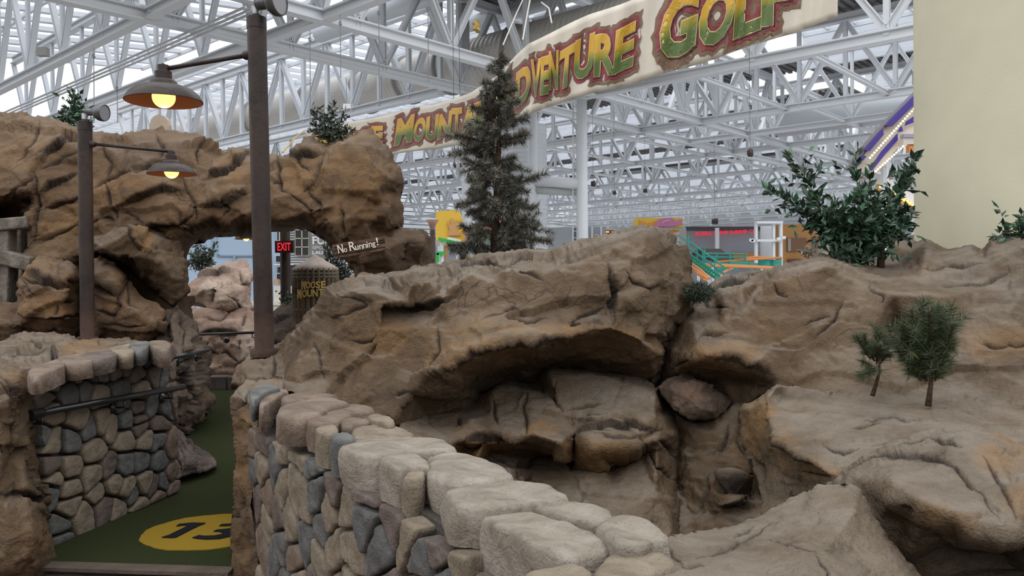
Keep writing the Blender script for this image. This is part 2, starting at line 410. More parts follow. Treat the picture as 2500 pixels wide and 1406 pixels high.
# --- round ducts, columns, silos, pipe bridge
t = empty('duct', H(27.8, 42, 8.9), 'long silvery ribbed round air duct under the left roof', 'duct')
m = MB(); n = 320
pr = []
for i in range(n+1): pr.append((1.12 + (.022 if i % 2 else 0), 17 + i*(64-17)/n))
m.lathe(H(27.8, 0, 10.15), pr, 40, (E1, EZ, E2)); m.build('duct_body', DUCT, t, smooth=False)
for b in (24, 28.5, 31.5, 35, 40, 46, 53):
    MB().lathe(H(27.8, b, 10.15), [(1.12,-.07),(1.26,-.06),(1.26,.06),(1.12,.07)], 40, (E1, EZ, E2)).build('flange', mat('flange_metal', (.30,.30,.30), .5, metal=.3), t, smooth=True)
t = empty('duct', H(62, 10, 8), 'long pale round duct across the distant right roof', 'duct')
MB().tube([H(49.5,-12,9.3), H(49.5,21,9.3)], .8, 24).build('duct_body', SILO, t, smooth=True)
t = empty('duct', H(30, 15, 11), 'pale round pipe crossing the dark roof deck above the banner', 'duct')
MB().tube([H(24,17,12.2), H(24,34,12.2)], .42, 16).build('duct_body', SILO, t, smooth=True)
MB().tube([H(29,14,12.6), H(29,31,12.6)], .38, 16).build('duct_body', SILO, t, smooth=True)
def column(u, Y, ztop, r, lab):
    p = P(u, 690, Y); t = empty('column', (p.x, p.y, -4.0), lab, 'column', 'white steel pipe columns')
    MB().tube([(p.x,p.y,-4.0),(p.x,p.y,ztop)], r, 20).build('shaft', WHITE, t, smooth=True)
    MB().tube([(p.x,p.y,ztop-.5),(p.x,p.y,ztop-.35)], r*1.25, 20).build('collar', WHITE, t)
    return p
c1 = column(1304, 40.4, 14.5, .235, 'white pipe column left of the pair right of the spruce')
c2 = column(1425, 38.0, 10.3, .24, 'white pipe column at the right end of the pipe bridge')
c3 = column(1142, 37.0, 14.5, .23, 'white pipe column rising behind the spruce top')
t = empty('pipe_bridge', P(1365, 450, 39), 'thick white horizontal pipe joining two round columns', 'pipe')
MB().tube([P(1310,440,40.2), P(1418,449,38.1)], .26, 16).build('pipe', WHITE, t, smooth=True)
MB().tube([P(1310,464,40.4), P(1418,470,38.6)], .2, 16).build('pipe', mat('grey_pipe', (.5,.52,.52), .5), t, smooth=True)
def silo(u, Y, r, ztop, lab):
    p = P(u, 690, Y); t = empty('silo', (p.x,p.y,-4), lab, 'duct riser', 'ribbed duct risers')
    pr = []
    for i in range(110):
        z = -4 + i*(ztop+4)/109; pr.append((r + (.03 if i%2 else 0), z))
    MB().lathe((p.x,p.y,0), pr, 32).build('ribbed_shell', SILO, t, smooth=False)
silo(1288, 43.5, 1.12, 9.6, 'wide ribbed grey duct riser behind the white column and spruce')
t = empty('ladder', P(1403, 600, 38.5), 'thin white ladder beside the right pipe column', 'ladder')
for uu in (1399, 1409): MB().tube([P(uu, 250, 38.4), P(uu, 640, 38.4)], .035, 6).build('rail', WHITE, t)
for v in range(260, 620, 16): MB().bar(P(1399, v, 38.4), P(1409, v, 38.4), .03, .03).build('rung', WHITE, t)

# --- cables and hooks hung from the roof
WIRE = mat('steel_wire', (.22,.22,.23), .5, metal=.5)
for i, (u, v0, v1, Y, lab) in enumerate([(229,115,300,22,'thin wire hanging left of the floodlight on the short post'),(286,195,300,24,'thin wire hanging above the left rock edge'),
      (831,35,190,20,'wire with hook hanging left of the first white column'),(925,10,260,21,'wire hanging from the truss over the duct'),(757,75,310,21,'thin wire hanging above the small shrub'),(1045,0,200,21,'wire hanging between duct and spruce top')]):
    t = empty('hanging_wire', P(u, v1, Y), lab, 'wire', 'wires hanging from the roof')
    MB().tube([P(u,v0,Y), P(u+1,v1,Y)], .012, 5).build('wire', WIRE, t)
    MB().tube([P(u+3*math.cos(k), v0+22+5*math.sin(k), Y) for k in np.linspace(0,5.5,9)], .016, 5).build('hook', WIRE, t)
# ================================================================== ROCKWORK
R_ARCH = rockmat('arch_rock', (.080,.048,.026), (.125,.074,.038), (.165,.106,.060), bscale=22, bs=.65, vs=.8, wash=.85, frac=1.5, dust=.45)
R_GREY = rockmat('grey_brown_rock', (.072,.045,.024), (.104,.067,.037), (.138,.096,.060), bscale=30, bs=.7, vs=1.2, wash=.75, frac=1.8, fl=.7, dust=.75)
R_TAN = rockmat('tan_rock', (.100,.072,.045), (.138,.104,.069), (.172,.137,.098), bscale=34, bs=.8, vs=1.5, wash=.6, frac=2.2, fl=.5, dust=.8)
R_PINK = rockmat('pinkish_rock', (.22,.145,.105), (.33,.235,.18), (.42,.33,.265), bscale=18, bs=.5, vs=1.0, frac=1.6)
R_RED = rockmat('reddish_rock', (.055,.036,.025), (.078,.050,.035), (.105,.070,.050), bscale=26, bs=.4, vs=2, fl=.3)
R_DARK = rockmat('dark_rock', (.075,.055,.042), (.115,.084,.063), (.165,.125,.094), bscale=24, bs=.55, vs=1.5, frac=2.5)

def seg_dist(p, poly):
    """distance of every 2D point to a polyline, and the signed side of the nearest segment"""
    best = np.full(len(p), 1e9); side = np.zeros(len(p))
    for a, b in zip(poly[:-1], poly[1:]):
        a = np.array(a[:2], float); b = np.array(b[:2], float); d = b-a; L = max(1e-6, d@d)
        t = np.clip(((p-a)@d)/L, 0, 1); q = a + t[:,None]*d; r = np.hypot(*(p-q).T)
        k = r < best; best[k] = r[k]; side[k] = (d[0]*(p[k,1]-a[1]) - d[1]*(p[k,0]-a[0])) / math.sqrt(L)
    return best, side
def inside(p, poly):
    x, y = p[:,0], p[:,1]; r = np.zeros(len(p), bool); n = len(poly); j = n-1
    for i in range(n):
        xi, yi = poly[i][:2]; xj, yj = poly[j][:2]
        if yi != yj:
            k = ((yi > y) != (yj > y)) & (x < (xj-xi)*(y-yi)/(yj-yi)+xi); r ^= k
        j = i
    return r
def wiggle(poly, amp, seed, step):
    """breaks the straight runs of a crack or an edge"""
    out = []
    for i in range(len(poly)-1):
        a = np.array(poly[i][:2], float); b = np.array(poly[i+1][:2], float); L = np.hypot(*(b-a)); n = max(1, int(L/step))
        nr = np.array([-(b-a)[1], (b-a)[0]])/max(L, 1e-6)
        for k in range(n):
            t = k/n; q = a+(b-a)*t
            w = amp*noise3(np.array([[q[0]*.035, q[1]*.035, seed*3.7]]))[0]*2.0 * (0 if (k == 0 and i == 0) else 1)
            out.append(tuple(q + nr*w))
    out.append(tuple(poly[-1][:2])); return out

def rock(name, label, outline, pts, m, cracks=(), ledges=(), stains=(), step=6, disp=.03, freq=2.2, chunk=.03, smooth=2, thick=.5, jit=3.5, seed=1, cat='rock', group=None, fine=.005, sink=.25, chip=.013, chipf=1.0):
    out3 = outline
    # 1. coarse facets: piecewise flat between the control points
    cp = [(u, v) for u, v, *_ in out3] + [(u, v) for u, v, *_ in pts]
    cw = np.array([1/Y for *_, Y in out3] + [1/Y for *_, Y in pts])
    n0 = len(out3)
    r = delaunay_2d_cdt([Vector(c) for c in cp], [(i, (i+1) % n0) for i in range(n0)], [], 0, 1e-4)
    cv = np.array([[q.x, q.y] for q in r[0]]); cwv = np.array([cw[o[0]] if o else .2 for o in r[3]]); ct = r[2]
    for i, o in enumerate(r[3]):
        if not o: cwv[i] = cw[np.argmin(np.hypot(*(np.array(cp)-cv[i]).T))]
    # 2. dense outline and filling
    ring = []
    for i in range(n0):
        a = np.array(out3[i][:2], float); b = np.array(out3[(i+1) % n0][:2], float); L = np.hypot(*(b-a)); n = max(1, int(L/step))
        nr = np.array([-(b-a)[1], (b-a)[0]])/max(L,1e-6)
        for k in range(n):
            q = a+(b-a)*k/n
            w = jit*(noise3(np.array([[q[0]*.05, q[1]*.05, seed*1.9]]))[0] + .6*noise3(np.array([[q[0]*.14, q[1]*.14, seed*1.9]]))[0])*1.6
            ring.append(q + nr*w)
    ring = np.array(ring); nr_ = len(ring)
    lo, hi = ring.min(0), ring.max(0); rs = np.random.RandomState(seed)
    gx, gy = np.meshgrid(np.arange(lo[0], hi[0], step), np.arange(lo[1], hi[1], step*.87))
    gx[1::2] += step/2
    g = np.stack([gx.ravel(), gy.ravel()], 1) + rs.uniform(-.18, .18, (gx.size, 2))*step
    g = g[inside(g, ring)]
    dd, _ = seg_dist(g, np.vstack([ring, ring[:1]])[::1]); g = g[dd > step*.62]
    lines = []
    CR, LE = [], []
    for k, c in enumerate(cracks):
        wd, dp = 1.0, .05
        if isinstance(c[0], (int, float)): wd, dp, c = c
        CR.append((wd, dp, wiggle(c, 4.5, seed+k*3, 7)))
    for k, (poly, amp, fall) in enumerate(ledges): LE.append((amp, fall, wiggle(poly, 4.5, seed+k*5+2, 8)))
    ex = []
    for pl, offs in [(c[2], (0, -2.6*c[0], 2.6*c[0])) for c in CR] + [(l[2], (-1.6, 1.6)) for l in LE]:
        q = np.array(pl)
        for a, b in zip(q[:-1], q[1:]):
            d = b-a; L = np.hypot(*d); nn = np.array([-d[1], d[0]])/max(L,1e-6)
            for s in np.arange(0, L, 3.2):
                for o in offs: ex.append(a + d*s/max(L,1e-6) + nn*o)
    if ex:
        ex = np.array(ex); ex = ex[inside(ex, ring)]
        de, _ = seg_dist(ex, np.vstack([ring, ring[:1]])); ex = ex[de > 2.5]
        key = np.unique(np.round(ex/2.0).astype(int), axis=0, return_index=True)[1]; ex = ex[key]
        cell = set(map(tuple, np.floor(ex/ (step*.6)).astype(int))); keep = np.array([tuple(c) not in cell for c in np.floor(g/(step*.6)).astype(int)])
        g = np.vstack([g[keep], ex])
    al = np.vstack([ring, g])
    r2 = delaunay_2d_cdt([Vector(q) for q in al], [(i, (i+1) % nr_) for i in range(nr_)], [], 1, 1e-5)
    v2 = np.array([[q.x, q.y] for q in r2[0]]); F = np.array(r2[2]); orig = [o[0] if o else -1 for o in r2[3]]
    n = len(v2)
    # 3. depth from the facets
    w = np.full(n, np.nan); best = np.full(n, -1e9)
    for tri in ct:
        a, b, c = cv[tri[0]], cv[tri[1]], cv[tri[2]]
        D = (b[0]-a[0])*(c[1]-a[1]) - (c[0]-a[0])*(b[1]-a[1])
        if abs(D) < 1e-6: continue
        l1 = ((b[0]-v2[:,0])*(c[1]-v2[:,1]) - (c[0]-v2[:,0])*(b[1]-v2[:,1]))/D
        l2 = ((c[0]-v2[:,0])*(a[1]-v2[:,1]) - (a[0]-v2[:,0])*(c[1]-v2[:,1]))/D
        l3 = 1-l1-l2; mn = np.minimum(np.minimum(l1, l2), l3); k = mn > best
        cl = np.clip(np.stack([l1, l2, l3], 1), 0, 1); cl /= np.maximum(cl.sum(1), 1e-6)[:,None]
        w[k] = (cl@cwv[list(tri)])[k]; best[k] = mn[k]
    # 4. soften the creases
    E = np.vstack([F[:,[0,1]], F[:,[1,2]], F[:,[2,0]]]); E = np.vstack([E, E[:,::-1]]); deg = np.bincount(E[:,0], minlength=n)
    for _ in range(smooth):
        s = np.bincount(E[:,0], weights=w[E[:,1]], minlength=n); w = .4*w + .6*s/np.maximum(deg, 1)
    Y = 1/w
    # 5. ledges and cracks
    groove = np.zeros(n); crack = np.zeros(n); stain = np.zeros(n); sc = np.median(Y)
    def taper(pl):
        q = np.array(pl); s = np.r_[0, np.cumsum(np.hypot(*np.diff(q, axis=0).T))]; d2 = ((v2[:,None,:]-q[None])**2).sum(2); t_ = s[d2.argmin(1)]/max(s[-1],1e-6)
        return np.clip(np.minimum(t_, 1-t_)*3.5, .12, 1)
    for amp, fall, pl in LE:
        d, s = seg_dist(v2, pl); tp_ = taper(pl)
        groove -= amp*np.where(s > 0, np.exp(-d/fall), 0)*np.clip(d/2.0, 0, 1)*tp_
        crack = np.maximum(crack, .85*tp_*np.exp(-(d/3.0)**2) + .12*tp_*np.exp(-(d/9.0)**2))
    for k, (wd, dp, pl) in enumerate(CR):
        d, s = seg_dist(v2, pl); tp_ = taper(pl)
        ww = wd*2.3*(.7+.6*(noise3(np.c_[v2*.03, np.full(n, k*2.2)])+.5))*(.4+.6*tp_)
        groove += (min(dp*.6, .055)*np.exp(-(d/np.maximum(ww, 1e-3))**2)*tp_ + .006*wd*np.exp(-(d/(ww*4.0))**2)*tp_)*np.clip(Y/6.0, .2, 1.3)
        crack = np.maximum(crack, 1.0*tp_**.35*np.exp(-(d/np.maximum(ww*1.05, 1e-3))**2) + .14*tp_*np.exp(-(d/(ww*3.0))**2))
    crack = np.minimum(crack, .95)
    for u, v, ru, rv, a in stains:
        q = ((v2[:,0]-u)/ru)**2 + ((v2[:,1]-v)/rv)**2; stain = np.maximum(stain, a*np.clip(1.5-q, 0, 1))
    # 6. to space, then rough up along the normal
    rx = np.array([list(RGT), list(UPV), list(FWD)])
    dv = ((v2[:,0]-CU)/FPX)[:,None]*rx[0] + ((CV-v2[:,1])/FPX)[:,None]*rx[1] + rx[2]
    dv /= dv[:,1:2]; X = dv*Y[:,None]; X[:,2] += EYE
    fn = np.cross(X[F[:,1]]-X[F[:,0]], X[F[:,2]]-X[F[:,0]]); vn = np.zeros((n,3))
    for k in range(3): np.add.at(vn, F[:,k], fn)
    vn /= np.maximum(np.linalg.norm(vn, axis=1), 1e-9)[:,None]
    flip = np.einsum('ij,ij->i', vn, dv).mean() > 0
    if flip: vn = -vn; F = F[:,::-1]
    for _ in range(7):
        s3 = np.stack([np.bincount(E[:,0], weights=vn[E[:,1],k], minlength=n) for k in range(3)], 1); vn = .3*vn + .7*s3/np.maximum(deg,1)[:,None]; vn /= np.maximum(np.linalg.norm(vn, axis=1), 1e-9)[:,None]
    q = X*freq + seed*5.1
    ch = ridged(X*np.array([1.3,1.3,2.4])*freq*.8 + seed, 3)
    dpl = disp*fbm(q, 4, .55) + chunk*(np.clip(ch, .4, 1.6)-1.0) + fine*fbm(q*7, 3, .6)
    wq = X*np.array([1.6,1.6,3.0])*chipf + seed*3.3
    dpl = dpl + chip*chips(wq) + chip*.45*chips(wq*2.7+5)
    X = X + vn*(dpl - groove)[:,None]
    # 7. the unseen rear: skirt plus cap
    ids = {}
    for i, o in enumerate(orig):
        if 0 <= o < nr_: ids[o] = i
    loop = [ids[k] for k in range(nr_) if k in ids]
    A = X[loop]; bd = A.copy(); bd[:,2] = 0; bd /= np.maximum(np.linalg.norm(bd, axis=1), 1e-6)[:,None]
    bd = bd*1.0; bd[:,2] = (dv[loop][:,2]/np.linalg.norm(dv[loop][:,:2], axis=1)) - sink*.3
    B1 = A + bd*thick*.4; B2 = A + bd*thick
    m0 = n; V = np.vstack([X, B1, B2]); nl = len(loop); FF = [tuple(f) for f in F]
    o1, o2 = m0, m0+nl
    for k in range(nl):
        j = (k+1) % nl
        FF.append((loop[k], loop[j], o1+j, o1+k)); FF.append((o1+k, o1+j, o2+j, o2+k))
    rr = delaunay_2d_cdt([Vector(ring[k]) for k in range(nr_) if k in ids], [(i, (i+1) % nl) for i in range(nl)], [], 1, 1e-5)
    if all(o for o in rr[3]):
        mp = [o[0] for o in rr[3]]; FF += [tuple(o2+mp[i] for i in f) for f in rr[2]]
    z = np.zeros(2*nl)
    o = mesh_obj(name, V, FF, m, None, True, None, {'crack': np.r_[crack, z], 'stain': np.r_[stain, z]})
    return tag(o, label, cat, group)

# ---- the great arch with its left cliff
arch_out = [(-60,272,9.8),(0,272,9.7),(40,274,9.7),(70,283,9.6),(110,305,9.5),(150,318,9.5),(190,328,9.5),(240,335,9.6),(300,335,9.6),(330,325,9.7),(370,318,9.8),(420,322,9.9),(480,330,9.9),(515,350,9.9),
 (535,372,9.9),(560,366,9.8),(600,374,9.8),(640,380,9.8),(690,375,9.8),(725,352,9.8),(770,347,9.7),(800,350,9.6),(855,335,9.5),(885,324,9.5),(908,316,9.5),(925,340,9.4),(950,375,9.3),(975,415,9.2),(980,445,9.2),(970,480,9.2),(978,505,9.2),(972,540,9.2),
 (955,556,9.2),(1000,562,9.2),(1038,570,9.3),(1050,600,9.4),(1064,640,9.6),(1050,690,9.6),(990,700,9.4),(900,715,9.2),(862,700,9.1),(852,660,9.1),(825,620,9.1),(795,585,9.3),(775,565,9.6),
 (735,561,10.0),(690,560,10.2),(640,560,10.2),(600,563,10.2),(565,565,10.1),(530,563,9.9),(495,575,9.8),(475,592,9.7),(462,620,9.6),(456,655,9.5),(460,710,9.4),(472,760,9.2),(490,800,9.0),(502,860,8.9),(498,920,8.9),(503,980,8.9),(500,1010,8.95),(470,1040,8.95),(430,1055,8.9),(400,1000,8.9),(380,900,8.9),(330,850,9.1),(200,850,9.2),(-60,860,9.2)]
arch_pts = [(0,320,9.3),(60,330,9.1),(130,350,9.05),(190,355,9.05),(20,400,9.0),(100,400,8.85),(170,420,8.95),(60,440,8.8),(90,460,8.75),
 (-60,430,9.0),(0,485,8.85),(40,470,8.8),(72,472,8.75),(-60,500,9.6),(0,500,10.6),(40,492,10.6),(66,488,10.6),(78,500,8.75),(72,540,8.75),(66,545,10.6),(30,560,10.7),(70,620,8.8),(62,620,10.5),(20,640,10.6),(-60,650,10.6),(40,720,10.3),(66,680,8.9),
 (150,480,8.8),(110,540,8.75),(150,570,8.8),(100,590,8.8),(180,540,8.8),(130,640,8.7),(90,700,8.8),
 (260,360,9.2),(330,345,9.2),(300,400,9.0),(380,360,9.2),(270,470,8.85),(350,430,8.85),(420,400,9.1),(440,360,9.35),(490,350,9.5),(300,520,8.8),(390,490,8.8),(440,470,8.9),(470,500,8.85),(360,540,8.75),(430,530,8.75),(480,545,8.9),(470,440,9.1),
 (520,400,9.5),(560,385,9.4),(510,450,9.2),(560,430,9.1),(610,410,9.2),(545,480,9.0),(600,470,8.95),(520,530,8.95),(590,530,8.9),(560,545,9.0),(640,430,9.1),(680,400,9.2),(720,385,9.2),(650,500,8.9),(720,470,8.9),(690,535,8.9),(640,545,9.1),(745,520,8.85),(770,545,9.0),
 (780,370,9.2),(850,360,9.0),(800,420,8.9),(770,450,8.95),(880,380,8.75),(930,420,8.7),(960,440,8.8),(860,440,8.6),(910,470,8.55),(820,500,8.6),(870,520,8.5),(930,520,8.65),(955,500,8.9),(810,550,8.6),(840,590,8.6),(900,560,8.55),(940,545,8.9),
 (980,590,8.9),(1030,600,9.0),(940,610,8.6),(880,640,8.65),(960,660,8.8),(1020,650,9.2),(900,690,8.8),
 (470,570,9.3),(440,575,8.9),(400,570,8.75),(330,560,8.75),(250,590,8.85),(440,640,8.9),(430,720,8.8),(400,660,9.1),(350,640,9.2),(300,660,9.3),(300,750,9.1),(400,800,8.6),(450,800,8.5),(470,850,8.5),(440,900,8.5),(470,960,8.6),(440,1000,8.65)]
arch_cracks = [[(98,312),(85,350),(60,385),(45,400)],[(95,395),(130,370),(165,345),(190,345)],[(95,420),(140,400),(180,378),(195,372)],(1.4,.12,[(88,420),(92,480),(92,540),(100,595)]),[(98,470),(150,445),(195,422)],[(95,515),(150,500),(195,480)],[(100,598),(150,575),(200,548)],[(10,485),(50,455),(90,432)],
 (1.4,.12,[(225,465),(262,443),(300,428),(330,425)]),(1.3,.12,[(258,445),(270,490),(285,520),(292,545)]),[(285,515),(330,495),(380,478),(440,472),(462,474)],[(262,445),(275,400),(255,370),(250,355)],[(330,425),(390,395),(440,390)],[(390,395),(400,360),(380,330)],[(440,440),(460,475),(478,500),(480,545)],[(228,545),(260,530),(290,545)],[(300,520),(340,530),(360,545)],(1.3,.1,[(380,555),(430,545),(475,520)]),
 (1.4,.12,[(480,500),(540,500),(580,475),(612,465)]),[(500,440),(560,420),(610,385)],[(540,490),(560,510),(545,530)],[(500,345),(480,370),(490,400)],(1.2,.1,[(682,378),(680,420),(683,460),(700,465)]),[(660,443),(682,438)],[(690,380),(730,385),(770,392),(790,385)],[(790,385),(785,430),(765,460),(740,470)],[(700,470),(740,495),(760,520),(775,545)],[(755,465),(775,500),(782,530)],(1.2,.08,[(825,500),(835,560),(842,590)]),[(720,370),(735,400),(760,430)],
 [(840,640),(865,660),(870,690)],[(990,610),(1000,590),(1030,595)],[(985,640),(990,610)],[(480,600),(470,680),(480,760),(470,800)],[(440,640),(445,700),(425,760)],[(420,760),(460,790),(455,850)]]
arch_ledges = [([(190,340),(130,365),(90,415)],.10,40),([(460,474),(380,480),(290,515)],.12,60),([(480,548),(420,550),(330,560),(250,590)],.22,60),([(612,462),(580,478),(540,505),(480,505)],.12,50),([(790,385),(730,385),(690,380)],.08,50),([(610,385),(560,420),(500,440)],.12,50),([(195,422),(95,470)],.07,40),([(195,480),(95,515)],.06,40)]
rock('rock_arch', 'huge brown faux-rock arch spanning the green putting path', arch_out, arch_pts, R_ARCH, arch_cracks, arch_ledges,
     [(300,470,90,40,.7),(150,540,60,50,.5),(330,590,40,35,.9),(870,460,90,90,.55),(740,430,60,40,.8),(60,380,60,40,.4),(560,420,50,30,.6)], step=5.5, disp=.02, freq=1.4, chunk=.012, chip=.055, chipf=.6, smooth=1, thick=.9, seed=11, cat='rock arch')

# ---- boulders and slabs around the left leg
rock('boulder', 'flat-topped ochre boulder below the mine timbers, left of the short lamp post', [(64,640,8.6),(100,622,8.7),(150,630,8.7),(180,645,8.6),(200,690,8.5),(208,780,8.4),(195,812,8.3),(170,835,8.2),(110,828,8.2),(30,832,8.2),(-50,836,8.3),(-50,745,8.5),(0,735,8.4),(32,735,8.3),(38,700,8.3),(48,665,8.4)],
     [(62,662,8.2),(110,690,8.05),(148,695,8.05),(172,668,8.2),(60,700,8.1),(100,740,8.0),(150,720,8.0),(60,780,8.05),(140,790,8.0),(20,790,8.1),(175,770,8.1)], R_ARCH,
     [(1.2,.08,[(48,675),(80,690),(110,695),(150,700)]),[(48,680),(75,705),(95,725)],(1.2,.08,[(45,760),(70,772),(105,778),(150,775),(200,768)]),[(140,742),(138,770)],[(155,730),(185,740)],[(25,815),(80,812),(130,818),(175,815)],[(165,680),(160,695)]],
     [([(150,697),(110,692),(62,664)],.12,40),([(200,768),(150,777),(100,778),(40,758)],.12,35)], [(80,655,60,25,.8),(120,760,60,40,.7)], step=5, disp=.02, freq=2, chunk=.015, chip=.05, chipf=.8, smooth=1, thick=.6, seed=21)
rock('rock_slab', 'grey slab overhanging a dark hollow, right of the short lamp post', [(140,598,8.9),(180,578,9.0),(230,563,8.9),(290,548,8.8),(322,545,8.7),(350,548,8.7),(392,565,8.8),(440,590,8.9),(452,640,8.8),(455,700,8.7),(430,740,8.6),(395,715,8.8),(350,690,8.9),(310,660,8.9),(280,640,8.7),(235,612,8.4),(190,625,8.7),(150,635,8.8)],
     [(232,590,8.35),(310,562,8.25),(240,607,8.2),(285,630,8.25),(345,630,8.2),(390,640,8.3),(420,680,8.4),(370,590,8.3)], R_GREY,
     [(1.2,.07,[(312,550),(320,580),(335,605),(352,603)]),[(180,640),(215,640)]], [([(352,606),(335,607),(318,580),(312,548)],.12,40)], [(350,580,32,30,1.0)], step=5, disp=.02, freq=2, chunk=.015, chip=.04, chipf=.8, smooth=1, thick=.4, seed=23)
rock('rock_slab', 'long tan slab leaning down to the right under the grey overhang', [(225,640,8.4),(240,625,8.5),(270,650,8.6),(300,690,8.6),(345,725,8.5),(385,740,8.4),(405,760,8.3),(402,790,8.2),(385,822,8.2),(340,845,8.1),(230,840,8.2),(200,790,8.3),(205,700,8.4)],
     [(240,680,8.15),(285,700,8.1),(290,735,8.05),(250,740,8.1),(330,760,8.0),(370,790,8.0),(280,790,8.05),(230,790,8.1)], R_ARCH,
     [(1.8,.18,[(230,700),(262,708),(285,725)]),(1.6,.15,[(295,700),(288,740),(275,770),(262,768),(230,758)]),[(300,690),(320,740),(345,760)],[(255,790),(310,800),(360,795)]],
     [([(285,722),(262,706),(228,697)],.1,30)], [(260,745,30,25,.6)], step=5, disp=.02, freq=2, chunk=.015, chip=.05, chipf=.8, smooth=1, thick=.5, seed=25)
rock('rock_ledge', 'low brown rock ledge the short lamp post stands on, behind the stone wall', [(-60,842,7.6),(0,834,7.6),(60,820,7.7),(130,818,7.8),(200,830,8.0),(260,824,8.1),(330,822,8.1),(372,832,7.8),(412,848,7.2),(420,880,6.6),(415,930,6.3),(300,930,6.0),(150,960,5.6),(40,960,5.4),(-60,920,5.3)],
     [(60,868,6.4),(110,840,7.0),(20,880,5.9),(130,862,6.5),(170,850,6.8),(230,862,6.5),(130,890,6.0),(300,850,6.9),(350,848,7.0),(90,910,5.5),(200,895,6.0)], R_GREY,
     [(1.2,.05,[(125,845),(128,862),(135,885),(145,905)]),[(10,878),(60,868),(118,848)],[(75,835),(105,842)]], [([(145,905),(128,862),(122,842)],.08,40)], [(215,862,70,26,1.0)], step=5, disp=.02, freq=2, chunk=.01, chip=.03, thick=.4, seed=27)
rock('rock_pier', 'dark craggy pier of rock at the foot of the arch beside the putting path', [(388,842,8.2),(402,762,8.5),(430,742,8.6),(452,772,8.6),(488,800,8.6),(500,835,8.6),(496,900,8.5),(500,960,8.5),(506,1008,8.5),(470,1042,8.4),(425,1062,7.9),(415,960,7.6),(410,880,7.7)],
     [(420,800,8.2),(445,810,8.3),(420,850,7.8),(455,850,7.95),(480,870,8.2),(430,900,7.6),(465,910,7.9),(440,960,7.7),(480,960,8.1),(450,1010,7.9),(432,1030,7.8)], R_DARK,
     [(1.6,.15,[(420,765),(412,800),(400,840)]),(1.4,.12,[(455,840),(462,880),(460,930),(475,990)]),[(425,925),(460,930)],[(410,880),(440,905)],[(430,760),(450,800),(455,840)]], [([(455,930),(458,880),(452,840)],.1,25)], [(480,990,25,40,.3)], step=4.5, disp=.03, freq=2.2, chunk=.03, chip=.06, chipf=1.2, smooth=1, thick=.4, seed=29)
# ---- rocks seen through the opening
rock('boulder', 'big pinkish boulder seen through the arch, left of the tall lamp post', [(452,705,13.6),(470,690,13.8),(495,668,14.2),(540,652,14.4),(575,640,14.4),(602,632,14.2),(610,655,13.9),(614,700,13.7),(616,740,13.6),(605,760,13.4),(560,775,13.2),(515,760,13.1),(480,740,13.2),(455,735,13.4)],
     [(475,678,13.4),(505,670,13.3),(560,668,13.3),(585,660,13.6),(580,690,13.2),(520,700,12.9),(480,710,13.0),(560,710,12.9),(595,700,13.2),(540,750,12.8),(590,745,13.1)], R_PINK,
     [[(585,665),(595,690),(612,705)],[(555,720),(580,735),(600,770)],[(520,700),(515,740)]], [([(585,662),(545,668),(475,680)],.1,30)], [], step=4.5, disp=.03, freq=1.6, chunk=.02, chip=.035, chipf=.8, smooth=1, thick=1.0, seed=31)
rock('rock_wall', 'pale pinkish rock bank with a black rail at the end of the putting path', [(430,770,13.2),(470,745,13.0),(520,755,13.0),(560,768,13.0),(600,752,13.2),(640,765,13.4),(720,758,13.6),(770,770,13.4),(800,800,13.2),(800,930,12.6),(600,935,12.6),(420,940,12.6)],
     [(480,790,12.8),(530,800,12.7),(580,790,12.7),(640,800,12.8),(700,790,12.9),(480,850,12.6),(540,840,12.5),(560,880,12.4),(620,850,12.5),(500,905,12.4),(590,910,12.4),(680,860,12.5),(720,900,12.5)], R_PINK,
     [(1.2,.08,[(530,860),(545,855),(565,870),(585,890)]),[(588,830),(586,850)],[(500,780),(540,790),(560,770)],[(600,770),(590,800)],[(480,850),(530,862)]], [([(600,815),(540,812),(470,820)],.12,25)], [(540,880,40,25,.35)], step=5, disp=.03, freq=1.6, chunk=.03, chip=.05, chipf=.8, smooth=1, thick=.8, seed=33)
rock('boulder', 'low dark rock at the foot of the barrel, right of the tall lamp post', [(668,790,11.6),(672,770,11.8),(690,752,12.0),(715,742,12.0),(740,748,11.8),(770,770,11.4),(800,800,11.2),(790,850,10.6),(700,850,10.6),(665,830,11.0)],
     [(700,770,11.3),(740,780,11.0),(720,810,10.8),(690,800,11.1),(760,820,10.7)], R_RED, [(1.2,.08,[(672,785),(700,772),(740,765)]),[(690,810),(730,800)]], [([(745,768),(700,774),(668,790)],.1,20)], [], step=5, disp=.05, freq=2, chunk=.06, thick=.6, seed=35)

